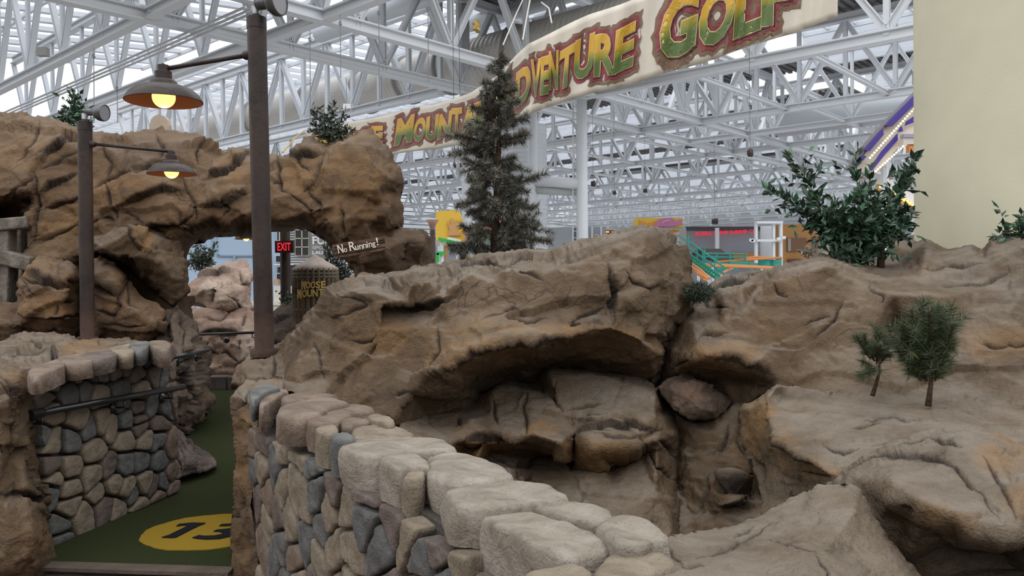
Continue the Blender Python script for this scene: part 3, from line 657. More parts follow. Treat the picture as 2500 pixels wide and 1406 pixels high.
# ---- pillar at the left front corner
rock('rock_pillar', 'rough brown rock pillar at the left front corner of the picture', [(-80,876,4.9),(0,878,4.8),(28,896,4.75),(52,912,4.75),(66,940,4.75),(78,985,4.78),(84,1040,4.78),(88,1090,4.76),(96,1150,4.74),(103,1210,4.72),(112,1270,4.7),(122,1318,4.68),(136,1372,4.62),(118,1402,4.42),(60,1420,4.3),(-80,1440,4.2)],
     [(-10,905,4.4),(28,930,4.35),(52,955,4.4),(60,1010,4.45),(20,990,4.22),(-20,1000,4.2),(42,1070,4.3),(10,1085,4.2),(80,1095,4.5),(25,1120,4.32),(60,1150,4.32),(92,1190,4.5),(30,1195,4.3),(58,1205,4.28),(-10,1200,4.18),(100,1245,4.5),(60,1240,4.25),(20,1250,4.15),(110,1320,4.45),(70,1310,4.15),(100,1375,4.38),(20,1330,4.1),(60,1380,4.15),(-20,1390,4.1)], R_GREY,
     [(1.0,.05,[(2,940),(22,965),(38,985),(40,1005)]),(1.0,.05,[(2,925),(30,955),(45,985),(44,1010),(36,1040)]),(.9,.04,[(30,1000),(28,1040),(22,1090),(20,1115)]),[(66,1090),(76,1150),(95,1215),(103,1250)],(1.3,.06,[(0,1203),(58,1200),(80,1212),(108,1240)]),[(18,1112),(50,1095),(76,1083)],[(0,1080),(10,1110)]],
     [([(108,1240),(80,1214),(58,1202),(0,1205)],.05,50)], [(40,920,40,30,.35),(85,1320,40,50,.45)], step=5, disp=.012, freq=2.6, chunk=.005, chip=.02, chipf=1.1, smooth=1, thick=.35, seed=41)

# ---- right of the path: wall-end pillar, the great middle rock
rock('rock_pillar', 'narrow rust-brown rock pillar finishing the end of the near stone wall', [(598,925,4.75),(578,950,4.65),(560,972,4.55),(561,1010,4.5),(566,1070,4.47),(570,1150,4.45),(572,1220,4.44),(566,1290,4.42),(570,1350,4.4),(564,1440,4.3),(640,1440,4.0),(632,1330,4.05),(622,1240,4.1),(622,1130,4.15),(620,1050,4.2),(632,1010,4.3),(690,960,4.5),(690,925,4.7)],
     [(590,970,4.4),(575,1010,4.38),(590,1080,4.25),(592,1180,4.22),(590,1280,4.2),(592,1380,4.15),(620,985,4.35),(640,950,4.5)], R_GREY,
     [[(562,1005),(590,980),(605,955)],[(585,1255),(598,1232),(600,1225)],[(568,1265),(585,1252)],[(603,1020),(606,1100),(612,1150)],[(590,1340),(602,1338)],[(597,1200),(606,1262)]], [], [(590,1100,30,110,.5),(585,1340,30,60,.3)], step=4.5, disp=.018, freq=3, chunk=.01, jit=2, smooth=2, thick=.25, seed=43)
mid_out = [(570,940,5.3),(586,895,5.9),(610,872,6.2),(648,858,6.4),(682,845,6.3),(740,790,6.2),(775,750,6.1),(795,708,5.9),(830,688,6.0),(880,680,6.2),(935,678,6.3),(990,670,6.6),(1012,655,6.9),(1080,642,7.0),(1180,622,7.0),(1250,612,6.9),(1292,608,6.7),(1345,613,6.4),(1372,610,6.2),(1450,588,5.9),(1510,574,5.8),(1556,561,5.7),(1592,562,5.7),(1640,583,5.8),(1664,600,5.8),(1678,645,5.7),(1692,692,5.6),(1703,716,5.5),(1692,750,5.5),(1655,782,5.4),(1640,825,5.4),(1642,880,5.3),(1625,935,5.35),
 (1600,942,5.2),(1560,930,5.2),(1440,912,5.2),(1340,905,5.2),(1300,942,5.2),(1240,936,5.15),(1150,990,5.0),(1092,1012,4.9),(1040,1020,4.75),(1000,1045,4.5),(940,1045,4.35),(850,1020,4.5),(760,985,4.6),(690,960,4.75),(630,958,4.9)]
mid_pts = [(600,900,5.4),(650,880,5.9),(640,925,5.1),(690,880,5.7),(700,930,5),(720,850,5.4),(745,810,5.3),(780,770,5.2),(808,718,5),(865,706,4.86),(920,704,4.8),(1000,690,4.8),(1060,688,4.76),(1150,668,4.76),(1240,650,4.7),(1290,660,4.66),(1335,672,4.62),(1390,648,4.66),(1455,622,4.74),(1510,605,4.8),(1570,580,4.94),(1630,605,5.2),
 (935,742,4.72),(990,735,4.7),(1080,715,4.7),(1200,690,4.66),(940,758,4.84),(1010,754,4.84),(1120,725,4.74),
 (780,850,4.95),(800,930,4.8),(830,790,4.86),(870,860,4.72),(900,940,4.55),(930,800,4.68),(975,850,4.62),(1020,800,4.62),(1010,890,4.55),(1100,790,4.58),(1150,760,4.6),(1260,740,4.56),(1330,715,4.56),(1400,700,4.57),(1470,690,4.6),(1500,720,4.66),(1520,660,4.68),(1560,640,4.72),(1580,700,4.66),(1640,680,4.95),(1660,720,5.15),(1600,780,4.75),
 (1000,955,4.42),(1060,925,4.38),(1110,900,4.36),(1160,872,4.34),(1240,850,4.32),(1320,848,4.32),(1400,826,4.38),(1500,806,4.45),(1570,835,4.6),(1620,870,4.9),(1400,770,4.45),(1300,790,4.42),(1200,810,4.4),(1500,760,4.55),
 (1090,975,4.7),(1180,930,4.78),(1260,900,4.85),(1340,885,4.9),(1440,880,4.9),(1540,890,4.9),(1600,905,5)]
mid_cracks = [(1.0,.04,[(815,712),(860,730),(880,740),(845,762),(800,775)]),(1.6,.10,[(930,756),(990,752),(1040,750),(1115,726)]),[(845,830),(900,835),(915,815)],[(915,835),(880,880)],(1.6,.08,[(1484,645),(1494,690),(1500,740),(1502,790)]),[(1520,660),(1545,690),(1600,705),(1630,700)],[(1070,800),(1075,860),(1050,910)],[(1000,960),(985,965),(965,968)],[(1390,790),(1420,770),(1490,745)],[(1180,790),(1250,760),(1280,770)],(1.0,.05,[(1400,775),(1395,800),(1420,790)]),[(1240,780),(1290,790),(1330,775)],[(1620,800),(1640,850),(1635,900)],[(770,835),(790,900),(800,930)],[(1010,640),(1060,655),(1150,640),(1250,640)],[(1100,630),(1200,640),(1300,625)],[(668,930),(672,880)],[(1250,665),(1290,670),(1330,690)]]
mid_ledges = [([(1110,725),(1040,746),(990,749),(930,752)],.06,30),([(1502,790),(1498,720),(1486,650)],.05,60),([(1500,800),(1400,822),(1320,842),(1240,846),(1160,868),(1110,897),(1000,955)],.10,45)]
rock('boulder', 'huge brown rock with a deep shaded overhang in the middle of the picture', mid_out, mid_pts, R_GREY, mid_cracks, mid_ledges,
     [(1200,858,110,22,.9),(1340,820,120,26,.7),(1500,840,100,50,.6),(1100,880,70,40,.7),(960,840,120,60,.5),(1600,880,60,50,.6),(1150,800,60,30,.4),(870,780,60,40,.25)], step=5.5, disp=.012, freq=1.8, chunk=.004, chip=.030, chipf=.8, smooth=1, thick=.5, seed=51)
rock('rock_ledge', 'grey broken rock face in the shaded hollow under the overhang', [(975,1030,4.38),(1000,985,4.68),(1040,1000,4.83),(1092,1000,4.93),(1150,975,5.08),(1240,920,5.28),(1300,930,5.38),(1340,890,5.38),(1440,898,5.38),(1560,918,5.38),(1612,946,5.28),(1632,990,5.08),(1662,1022,4.98),(1668,1100,4.88),(1664,1200,4.68),(1670,1310,4.28),(1640,1350,3.88),(1500,1370,3.68),(1300,1370,3.58),(1150,1300,3.68),(1000,1150,3.98)],
     [(1090,1010,4.73),(1105,1060,4.38),(1200,945,4.83),(1240,940,4.88),(1200,1020,4.53),(1290,955,4.78),(1270,1010,4.53),(1340,912,4.88),(1360,980,4.63),(1440,915,4.88),(1550,935,4.83),(1605,955,4.78),(1450,1000,4.58),(1600,1020,4.5),(1612,1050,4.48),(1400,1060,4.38),(1300,1030,4.4),(1120,1082,4.28),(1180,1085,4.38),(1250,1075,4.33),(1300,1062,4.28),(1370,1085,4.2),(1450,1090,4.2),(1540,1085,4.28),(1605,1075,4.38),
      (1130,1105,4.58),(1200,1110,4.68),(1270,1120,4.63),(1330,1128,4.73),(1400,1133,4.78),(1480,1122,4.68),(1560,1110,4.53),(1370,1110,4.28),(1160,1130,4.38),(1250,1145,4.33),(1300,1160,4.48),(1390,1150,4.48),(1470,1130,4.43),(1605,1100,4.4),(1600,1200,4.23),(1500,1200,4.18),(1400,1200,4.23),(1320,1220,4.23),(1560,1280,3.98),(1640,1290,4.03),(1660,1060,4.73),(1655,1150,4.63),(1640,1200,4.38)], R_GREY,
     [(1.2,.08,[(1110,1085),(1150,1100),(1200,1075),(1290,1082)]),(1.8,.16,[(1180,1120),(1270,1135),(1340,1120),(1430,1135),(1520,1120),(1600,1100)]),[(1385,1005),(1430,998),(1470,992)],[(1380,1020),(1410,1035),(1480,1030)],[(1490,1050),(1560,1055),(1612,1052)],[(1385,1070),(1440,1045),(1490,1060)],(1.2,.07,[(1600,1075),(1640,1100),(1660,1122)]),[(1200,960),(1208,1010),(1220,1050)],[(1290,950),(1280,1000),(1285,1065)],[(1360,930),(1350,960),(1375,1010)],[(1120,1010),(1125,1040)],(1.3,.1,[(1260,1150),(1280,1180),(1300,1160)]),[(1440,1060),(1480,1075),(1560,1075)],[(1570,1080),(1600,1140),(1660,1180)]],
     [([(1612,1052),(1560,1053),(1490,1048),(1385,1068)],.05,40),([(1600,1098),(1520,1117),(1430,1130),(1340,1118)],.10,40),([(1290,1080),(1200,1073),(1110,1083)],.08,40)],
     [(1320,1050,40,26,1.2),(1440,1100,110,24,1.2),(1180,1095,90,22,.8),(1120,1060,50,30,.4)], step=5, disp=.006, freq=2.4, chunk=.002, chip=.014, smooth=1, thick=.3, seed=53)
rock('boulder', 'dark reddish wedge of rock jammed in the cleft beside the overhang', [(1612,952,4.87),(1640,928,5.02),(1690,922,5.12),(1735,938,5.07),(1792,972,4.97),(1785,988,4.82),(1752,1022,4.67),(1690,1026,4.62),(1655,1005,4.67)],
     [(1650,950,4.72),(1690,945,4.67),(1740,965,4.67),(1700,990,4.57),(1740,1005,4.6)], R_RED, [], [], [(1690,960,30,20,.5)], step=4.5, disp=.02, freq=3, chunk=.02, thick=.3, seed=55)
rock('rock_cliff', 'shaded grey rock cliff closing the right side of the hollow', [(1600,975,5.35),(1690,1018,5.12),(1752,1012,5.12),(1792,975,5.12),(1830,985,4.92),(1840,1060,4.62),(1865,1150,4.32),(1880,1240,4.02),(1900,1290,3.82),(1700,1310,4.12),(1625,1335,4.12),(1630,1150,4.8)],
     [(1680,1040,4.8),(1740,1035,4.77),(1780,1010,4.82),(1670,1150,4.62),(1720,1120,4.57),(1790,1090,4.57),(1740,1200,4.32),(1690,1260,4.32),(1800,1160,4.42),(1780,1200,4.12),(1820,1225,4.12),(1800,1255,4.07),(1740,1260,4.22),(1840,1200,4.37),(1720,1290,4.12)], R_GREY,
     [[(1780,1040),(1770,1080),(1740,1110)],(1.3,.08,[(1735,1160),(1720,1220),(1700,1260)]),(1.8,.14,[(1740,1190),(1790,1210),(1830,1222)]),(1.8,.14,[(1770,1235),(1820,1230),(1840,1240)]),(1.6,.12,[(1835,1130),(1830,1180),(1835,1230)]),[(1800,1070),(1815,1110)]], [([(1830,1218),(1790,1205),(1740,1188)],.12,25),([(1840,1240),(1800,1235),(1765,1232)],.1,25)], [(1775,1195,38,18,1.2),(1810,1100,30,40,.4)], step=4.5, disp=.03, freq=3, chunk=.04, smooth=1, thick=.3, seed=57)

# ---- the right slope, spur and near boulders
rock('rock_slope', 'long grey-brown rock slope carrying the bush and the cream column', [(1600,944,5.5),(1588,882,5.65),(1580,825,5.8),(1595,785,5.9),(1640,752,5.95),(1680,722,6.0),(1740,708,6.0),(1800,694,6.2),(1880,664,6.4),(1950,640,6.5),(2000,622,6.6),(2050,630,6.7),(2120,640,6.9),(2165,620,7.1),(2178,590,7.3),(2210,572,7.4),(2260,560,7.5),(2330,590,7.2),(2400,585,7.1),(2440,570,7.1),(2500,545,7.2),(2780,530,7.2),(2780,1120,3.3),(2500,1090,3.4),(2400,1060,3.6),(2250,1020,3.9),(2050,985,4.3),(1900,955,4.6),(1870,965,4.75),(1800,1000,5.0),(1730,950,5.25),(1690,935,5.3)],
     [(1760,716,5.35),(1810,700,5.25),(1900,667,5.1),(1960,652,5.05),(2010,643,5),(2050,658,5),(2090,682,4.92),(2130,704,4.82),(2180,715,4.78),(2230,718,4.75),(2290,724,4.72),(2335,716,4.78),(2380,700,5),(2450,670,5.1),(2560,630,5.1),
      (2100,655,6),(2150,658,6.3),(2200,640,6.5),(2190,600,6.8),(2225,612,6.5),(2290,624,5.93),(2262,606,6.02),(2330,617,5.88),(2300,652,5.65),(2210,665,5.9),(2250,690,5.3),(2340,650,5.55),(2365,606,5.86),(2420,588,5.87),(2400,640,5.5),(2470,568,5.9),(2330,690,5.2),
      (1690,790,5.15),(1700,850,4.85),(1680,880,4.8),(1760,800,5),(1820,760,5),(1850,830,4.84),(1920,790,4.82),(1960,720,4.92),(2000,780,4.76),(2060,740,4.82),(2000,860,4.65),(2100,760,4.72),(2150,760,4.74),(2180,800,4.9),(2120,850,4.6),(2230,790,4.75),(2260,870,4.5),(2340,800,4.6),(2380,760,4.65),(2460,760,4.5),(2420,850,4.35),(2520,840,4.3),(2300,940,4.25),(2420,960,4.05),(2500,1000,3.85),(2150,940,4.35),(2050,920,4.45),
      (1720,870,4.72),(1790,885,4.72),(1850,905,4.68),(1900,930,4.62),(1690,905,5),(1760,925,5.05),(1810,940,5),(1860,945,4.85)], R_GREY,
     [[(2165,780),(2172,830),(2150,870)],[(1710,715),(1730,745),(1780,755)],[(2455,838),(2480,845),(2520,840)],(1.0,.05,[(2392,840),(2430,850),(2470,845)]),[(1960,795),(2000,775),(2030,772)],[(1890,690),(1900,715),(1925,725)],[(1700,830),(1720,815),(1780,818)],[(2150,740),(2160,720),(2120,700)],(1.0,.05,[(1690,860),(1670,885),(1640,905)]),[(2250,660),(2330,655),(2400,650)],[(2300,700),(2400,690),(2500,650)],[(2060,735),(2030,790),(1990,830)]],
     [([(1900,925),(1850,900),(1790,880),(1720,866)],.07,30)],
     [(1760,880,100,36,.9),(1850,800,110,50,.25),(1690,880,50,40,.7),(2430,840,90,50,.4),(1880,700,100,30,.2),(2250,860,80,60,.15)], step=6, disp=.018, freq=1.4, chunk=.004, chip=.014, chipf=.8, smooth=2, thick=.5, seed=61)
rock('rock_spur', 'pale sloping spur of rock with an ochre end face, right of the hollow', [(1895,938,4.35),(1930,940,4.4),(2050,962,4.3),(2130,980,4.2),(2260,992,4.0),(2330,998,3.9),(2400,1024,3.75),(2460,1040,3.6),(2780,1075,3.4),(2780,1260,2.9),(2300,1290,2.9),(2080,1290,3.0),(2000,1270,3.1),(1900,1290,3.5),(1862,1265,3.8),(1858,1200,4.05),(1835,1140,4.25),(1815,1080,4.35),(1800,1000,4.5),(1812,985,4.5),(1850,972,4.45),(1870,955,4.4)],
     [(1893,945,4.15),(1872,975,4.05),(1885,1030,3.85),(1910,1080,3.65),(1945,1110,3.5),(2000,1140,3.3),(2030,1160,3.2),(1830,1000,4.3),(1840,1060,4.2),(1870,1120,4.05),(1860,1150,4.1),(1920,1160,3.75),(1980,1190,3.5),(1900,1220,3.8),(1940,1240,3.6),(2000,1000,3.9),(2080,1030,3.65),(2010,1070,3.55),(2100,1100,3.3),(2180,1030,3.65),(2260,1040,3.5),(2280,1012,3.75),(2200,1090,3.25),(2350,1060,3.3),(2450,1075,3.2),(2400,1120,3.0),(2060,1140,3.2),(2040,1200,3.15)], R_TAN,
     [(1.2,.04,[(2110,1028),(2180,1022),(2250,1030)]),[(2080,1045),(2150,1035)],[(1960,1150),(1985,1160),(2020,1165)],(1.6,.1,[(1840,1120),(1855,1140),(1858,1180)]),[(1935,1195),(1930,1220),(1960,1215)],[(2010,1090),(2060,1110),(2100,1090)],[(2130,1085),(2200,1070),(2300,1062)]],
     [([(2030,1160),(2000,1142),(1945,1112),(1910,1082),(1885,1030),(1872,976)],.06,30)], [(1850,1040,50,70,1.0),(1900,1110,60,50,.7),(2000,1150,50,24,.8),(2250,1000,60,20,.2)], step=5.5, disp=.015, freq=2.2, chunk=.005, chip=.008, smooth=0, thick=.4, seed=63)
rock('boulder', 'big rounded tan boulder with a curved groove at the right edge', [(1985,1215,3.1),(2022,1180,3.15),(2062,1148,3.2),(2110,1118,3.2),(2190,1084,3.2),(2270,1052,3.2),(2320,1040,3.2),(2380,1038,3.1),(2440,1056,3.0),(2500,1090,2.9),(2780,1140,2.8),(2780,1440,2.0),(2090,1445,2.62),(2070,1360,2.68),(2050,1280,2.75),(2040,1225,2.85)],
     [(2080,1165,2.9),(2130,1130,2.95),(2200,1115,2.85),(2290,1065,2.95),(2350,1060,2.8),(2420,1090,2.7),(2380,1130,2.6),(2180,1180,2.5),(2280,1150,2.6),(2350,1190,2.45),(2250,1230,2.35),(2180,1225,2.45),(2330,1260,2.28),(2420,1250,2.3),(2470,1200,2.4),(2520,1220,2.3),(2440,1310,2.22),(2380,1300,2.25),(2250,1290,2.4),(2200,1270,2.55),(2150,1260,2.58),(2130,1340,2.6),(2280,1325,2.54),(2350,1340,2.57),(2450,1345,2.5),(2300,1385,2.56),(2200,1390,2.6),(2400,1400,2.52),(2500,1395,2.45),(2520,1320,2.2)], R_TAN,
     [(1.3,.04,[(2070,1150),(2130,1122),(2200,1114),(2300,1128),(2335,1145),(2380,1200),(2440,1280)]),(1.4,.04,[(2400,1115),(2430,1165),(2460,1220),(2480,1280)]),[(2200,1228),(2240,1245)],(1.4,.06,[(2340,1325),(2420,1335),(2520,1330)]),[(2260,1070),(2300,1085),(2350,1092)],[(2200,1100),(2270,1075)]],
     [([(2335,1147),(2300,1131),(2200,1117),(2130,1125)],.012,60),([(2520,1325),(2420,1328),(2340,1318),(2250,1280)],.03,50)], [(2460,1110,80,50,.8),(2250,1260,70,30,.5),(2330,1280,60,26,.35),(2490,1240,40,60,.6)], step=6, disp=.014, freq=2.0, chunk=.005, chip=.007, chipf=1.4, smooth=2, thick=.5, seed=65)
rock('boulder', 'nearest pale wedge-shaped rock with a sharp ridge at the bottom of the picture', [(1445,1445,1.55),(1490,1400,1.65),(1560,1345,1.85),(1625,1316,2.02),(1700,1300,2.2),(1760,1290,2.3),(1800,1282,2.35),(1862,1258,2.45),(1930,1222,2.55),(1975,1196,2.65),(1996,1184,2.7),(2078,1184,2.6),(2098,1196,2.55),(2130,1250,2.52),(2170,1308,2.46),(2215,1360,2.38),(2275,1445,2.22),(2000,1460,1.3)],
     [(2000,1195,2.5),(2070,1192,2.42),(2095,1215,2.4),(2085,1255,2.15),(2040,1310,1.95),(2010,1350,1.82),(2030,1430,1.55),(1960,1260,2.25),(1900,1310,2.05),(1850,1330,1.98),(1800,1310,2.1),(1720,1340,1.98),(1850,1375,1.78),(1960,1370,1.7),(1780,1400,1.6),(1660,1360,1.85),(1600,1400,1.65),(1700,1430,1.5),(1880,1430,1.5),(2120,1310,2.12),(2150,1360,2.05),(2200,1420,1.98),(2120,1430,1.75)], R_TAN,
     [(1.2,.02,[(1700,1368),(1760,1345),(1820,1320),(1890,1275)]),(.5,.006,[(1880,1320),(1960,1345),(2010,1358)]),[(1990,1355),(2020,1400),(2030,1440)],[(1840,1285),(1790,1315)],[(1620,1320),(1640,1360),(1670,1385)],[(1660,1385),(1720,1388)]],
     [], [], step=6, disp=.010, freq=2.0, chunk=.003, chip=.005, chipf=1.6, smooth=0, thick=.3, seed=67)
rock('boulder', 'pale low rock behind the slope, at the foot of the green coaster', [(1690,735,8.2),(1715,705,8.8),(1740,690,9.2),(1800,676,9.6),(1860,662,9.8),(1920,650,9.8),(1960,640,9.8),(2000,612,9.8),(2040,600,9.6),(2060,640,9.0),(2000,700,8.0),(1850,760,7.4),(1720,770,7.6)],
     [(1760,705,8.6),(1800,700,8.4),(1850,680,8.8),(1900,672,8.7),(1780,725,8.0),(1960,650,9.0),(2010,620,9.2)], R_TAN, [(1.2,.05,[(1740,715),(1790,700),(1850,690)]),[(1800,680),(1860,672),(1920,662)]], [([(1850,690),(1790,700),(1740,718)],.1,20)], [], step=5, disp=.08, freq=1.6, chunk=.08, smooth=1, thick=.8, seed=69)

# rock floor of the mountain under everything, the hollow's dark floor and the mass below
R_BASE = rockmat('base_rock', (.07,.055,.045), (.11,.085,.07), (.15,.12,.10), bscale=12, bs=.5, stain_on=False)
def ground(name, poly, z, m, kind='structure'):
    o = MB().prism([(x, y, z) for x, y in poly], (0, 0, -.25)).build(name, m); o['kind'] = kind; return o
ground('floor_rock', [(-9,3.0),(-1.3,3.0),(-.3,1.2),(2.0,.3),(9.5,.3),(10.5,6),(6,9),(2,10.5),(-2.5,14.8),(-9,14.8)], -.03, R_BASE)
# ================================================================== PUTTING PATH AND STONE WALLS
TURF = mat('putting_turf', (.066,.080,.030), .95, bump=.9, bscale=900, var=.35, vscale=260, spec=.1)
def flat(name, pts, z0, z1, m, label=None, cat=None, kind=None, parent=None):
    o = MB().prism([(p[0], p[1], z0) for p in pts], (0,0,z1-z0)).build(name, m, parent); return tag(o, label, cat, None, kind)
tp = [Pz(-20,1352,0), Pz(140,1372,0), Pz(640,1392,0), Pz(700,1300,0), Pz(700,960,0), (-3.6,12.0,0), (-5.6,12.0,0), (-4.4,9.0,0), Pz(400,1180,0), Pz(90,1330,0)]
flat('floor_turf', tp, -.12, 0.0, TURF, kind='structure')
# painted tee circle with its number
YEL = mat('yellow_turf_paint', (.52,.335,.04), .9, bump=.8, bscale=700, var=.15, vscale=200, spec=.1)
BLK = mat('navy_turf_paint', (.022,.024,.030), .9, bump=.8, bscale=700, spec=.1)
c0 = Pz(512,1298,0); L = Pz(341,1311,0); T = Pz(560,1263,0)
aX = Vector((c0.x-L.x, c0.y-L.y, 0)); rad = aX.length
t = empty('tee_marker', (c0.x, c0.y, .001), 'yellow painted circle with a dark number on the green turf', 'floor marking')
m = MB(); ring = []
for k in range(64):
    q = 2*math.pi*k/64; rr = rad*(1 + .012*math.sin(9*q) + .008*math.sin(23*q)); ring.append((c0.x + rr*math.cos(q), c0.y + rr*.86*math.sin(q), .001))
m.prism(ring, (0,0,.006)).build('circle', YEL, t)
def turfpoly(name, px):
    MB().prism([tuple(Pz(330+x/9.26, 1240+y/9.26, .009)) for x, y in px], (0,0,.005)).build(name, BLK, t)
turfpoly('number', [(600,672),(760,620),(1160,425),(1170,400),(1050,402),(930,422),(985,372),(1180,352),(1290,342),(1560,346),(1590,352),(1450,405),(1290,480),(1060,600),(920,672),(800,680)])
turfpoly('number', [(1290,680),(1440,625),(1560,640),(1800,632),(1960,600),(1980,570),(1900,540),(1770,535),(1850,500),(2060,482),(2330,440),(2500,400),(2400,385),(2210,405),(1980,412),(1900,415),(1960,375),(2240,358),(2560,360),(2620,400),(2500,450),(2380,490),(2420,540),(2330,610),(2100,660),(1880,705),(1600,715),(1400,700)])
# timber edge at the start of the path and the walkway beyond
WOODE = mat('weathered_timber', (.075,.055,.042), .8, var=.25, vscale=6, bump=.4, bscale=40)
pa, pb = Pz(128,1378,0), Pz(572,1392,0); dY = Vector((0,-.1,0))
o = MB().prism([pa, pb, pb + dY, pa + dY], (0,0,.02)).build('edge_board', WOODE); tag(o, 'grey-brown wooden edging board across the start of the turf', 'edging board')
WALKM = mat('red_brown_walkway', (.13,.075,.055), .7, var=.25, vscale=5, bump=.2, bscale=30)
flat('floor_walkway', [(-4.5,4.4),(-1.2,4.28),(-.2,1.4),(-.6,-1),(-5,-1)], -.14, -.02, WALKM, kind='structure')
# brick kerb at the far end
KERB = mat('dark_brick', (.10,.085,.075), .8, var=.3, vscale=8, bump=.5, bscale=40)
t = empty('kerb', Pz(540,950,0), 'dark brick kerb closing the far end of the green path', 'kerb')
for i, (ua, ub) in enumerate(((470,504),(505,553),(554,600),(601,650))):
    a = Pz(ua, 951, 0); b = Pz(ub, 951, 0)
    o = MB().box((a+b)/2 + Vector((0,.1,.09)), ((b-a).length-.02, .2, .19)).build('brick', KERB, t)
    md = o.modifiers.new('b', 'BEVEL'); md.width = .015; md.segments = 2

# ---- a single stone: a rounded lump grown out of a polygon
SCOL = {'t': ((.14,.112,.078),(.195,.158,.115),(.25,.208,.158)), 'l': ((.17,.143,.112),(.23,.198,.16),(.285,.252,.21)), 'g': ((.070,.070,.068),(.105,.105,.101),(.15,.148,.141)), 'p': ((.085,.064,.053),(.115,.088,.074),(.15,.12,.103)), 'b': ((.115,.082,.06),(.155,.115,.086),(.20,.153,.12))}
SM = {k: rockmat('stone_' + {'t':'tan','l':'pale','g':'slate','p':'purple','b':'brown'}[k], *c, bscale=34, bs=.5, vs=5, stain_on=False, wash=.5, frac=6, fl=.25) for k, c in SCOL.items()}
def chaikin(p, n=1, q=.25):
    for _ in range(n):
        r = []
        for i in range(len(p)):
            a, b = p[i], p[(i+1) % len(p)]; r += [a*(1-q)+b*q, a*q+b*(1-q)]
        p = r
    return p
def resample(p, n):
    p = np.array(p); d = np.hypot(*(np.roll(p,-1,0)-p).T); s = np.r_[0, np.cumsum(d)]; o = []
    for x in np.linspace(0, s[-1], n, endpoint=False):
        i = min(len(p)-1, np.searchsorted(s, x, 'right')-1); f = (x-s[i])/max(d[i],1e-9); o.append(p[i]*(1-f)+p[(i+1)%len(p)]*f)
    return np.array(o)
def stone(poly2, O, X, Y, Z, depth, height, m, parent, seed, n=40, rnd=.3, dome=.25, amp=.012, q=.2, name='stone', freq=9):
    """poly2 in the (X,Y) frame; grows from -depth to +height along Z"""
    p = resample(chaikin([np.array(a, float) for a in poly2], 1, q), n); c = p.mean(0); R = np.hypot(*(p-c).T).mean()
    e = min(rnd*R, height*.9 if height > 0 else rnd*R)
    rings = [(1.0, -depth), (1.0, height-e), (1-.10*e/R, height-e*.45), (1-.38*e/R, height-e*.12), (1-.8*e/R, height)]
    k0 = 1-.8*e/R
    for f in (.8,.6,.4,.2): rings.append((k0*f, height + dome*R*.25*(1-f*f)))
    V = []
    for s, z in rings:
        for a in p:
            b = c+(a-c)*s; V.append((b[0], b[1], z))
    V.append((c[0], c[1], height + dome*R*.25)); V = np.array(V)
    W3 = np.array(O) + V[:,:1]*np.array(X) + V[:,1:2]*np.array(Y) + V[:,2:]*np.array(Z)
    cw = np.array(O) + c[0]*np.array(X) + c[1]*np.array(Y); dirn = W3-cw; dirn /= np.maximum(np.linalg.norm(dirn,axis=1),1e-6)[:,None]
    dirn = .5*dirn + .5*np.array(Z)
    k = np.clip((V[:,2]+depth)/max(1e-6, depth+height), 0, 1)
    W3 = W3 + dirn*((amp*fbm(W3*freq+seed, 4, .6) + amp*.8*(np.clip(ridged(W3*freq*.6+seed*2,2),.3,1.5)-.9))*(.3+.7*k))[:,None]
    F = []
    for r in range(len(rings)-1):
        for i in range(n):
            j = (i+1) % n; F.append((r*n+i, r*n+j, (r+1)*n+j, (r+1)*n+i))
    l = (len(rings)-1)*n; F += [(l+i, l+(i+1)%n, len(V)-1) for i in range(n)]
    return mesh_obj(name, W3, F, m, parent, True)
def clip_half(poly, p, nv):
    r = []
    for i in range(len(poly)):
        a, b = poly[i], poly[(i+1) % len(poly)]; da, db = (a-p)@nv, (b-p)@nv
        if da <= 0: r.append(a)
        if (da < 0) != (db < 0) and da != db: r.append(a+(b-a)*(da/(da-db)))
    return r
def cells(seeds, boundary):
    res = []
    for i, s in enumerate(seeds):
        poly = [np.array(b, float) for b in boundary]
        for j, o in enumerate(seeds):
            if i != j:
                dv = o-s
                if dv@dv > 1e-9: poly = clip_half(poly, (s+o)/2, dv)
            if len(poly) < 3: break
        res.append(poly)
    return res
def shrink(poly, g):
    n = len(poly); c = sum(poly)/n; r = [a for a in poly]
    big = [np.array(a) for a in poly]
    for i in range(n):
        a, b = poly[i], poly[(i+1)%n]; d = b-a; L = np.hypot(*d)
        if L < 1e-6: continue
        nv = np.array([d[1], -d[0]])/L
        if (c-a)@nv > 0: nv = -nv
        big = clip_half(big, a - nv*g, nv)
        if len(big) < 3: return None
    return big
MORTAR = rockmat('dark_mortar', (.035,.03,.026), (.055,.047,.04), (.08,.068,.058), bscale=40, bs=.6, stain_on=False)

def face_stones(t, px, bpx, O, X, gap, hgt, seed, n=36, amp=.012):
    Zn = EZ.cross(X) if EZ.cross(X).dot(Vector((0,0,0))-O) > 0 else X.cross(EZ)
    def uv(u, v):
        w = PX(u, v, O, Zn) - O; return np.array([w.dot(X), w.z])
    B = [uv(*b) for b in bpx]; S = [uv(u, v) for u, v, *_ in px]
    for i, (poly, s) in enumerate(zip(cells(S, B), px)):
        if len(poly) < 3: continue
        sh = shrink(poly, gap)
        if sh is None or len(sh) < 3: continue
        A = .5*abs(sum(sh[k][0]*sh[(k+1)%len(sh)][1]-sh[(k+1)%len(sh)][0]*sh[k][1] for k in range(len(sh))))
        ex_ = np.ptp(np.array(sh), axis=0)
        if A < 9e-4 or ex_.min() < .03: continue
        stone(sh, O, X, EZ, Zn, .10, hgt*(.75+.5*random.random()), SM[s[2]], t, seed+i*1.7, n=n, amp=amp, rnd=.24, dome=.14, q=.14)
    return Zn, uv

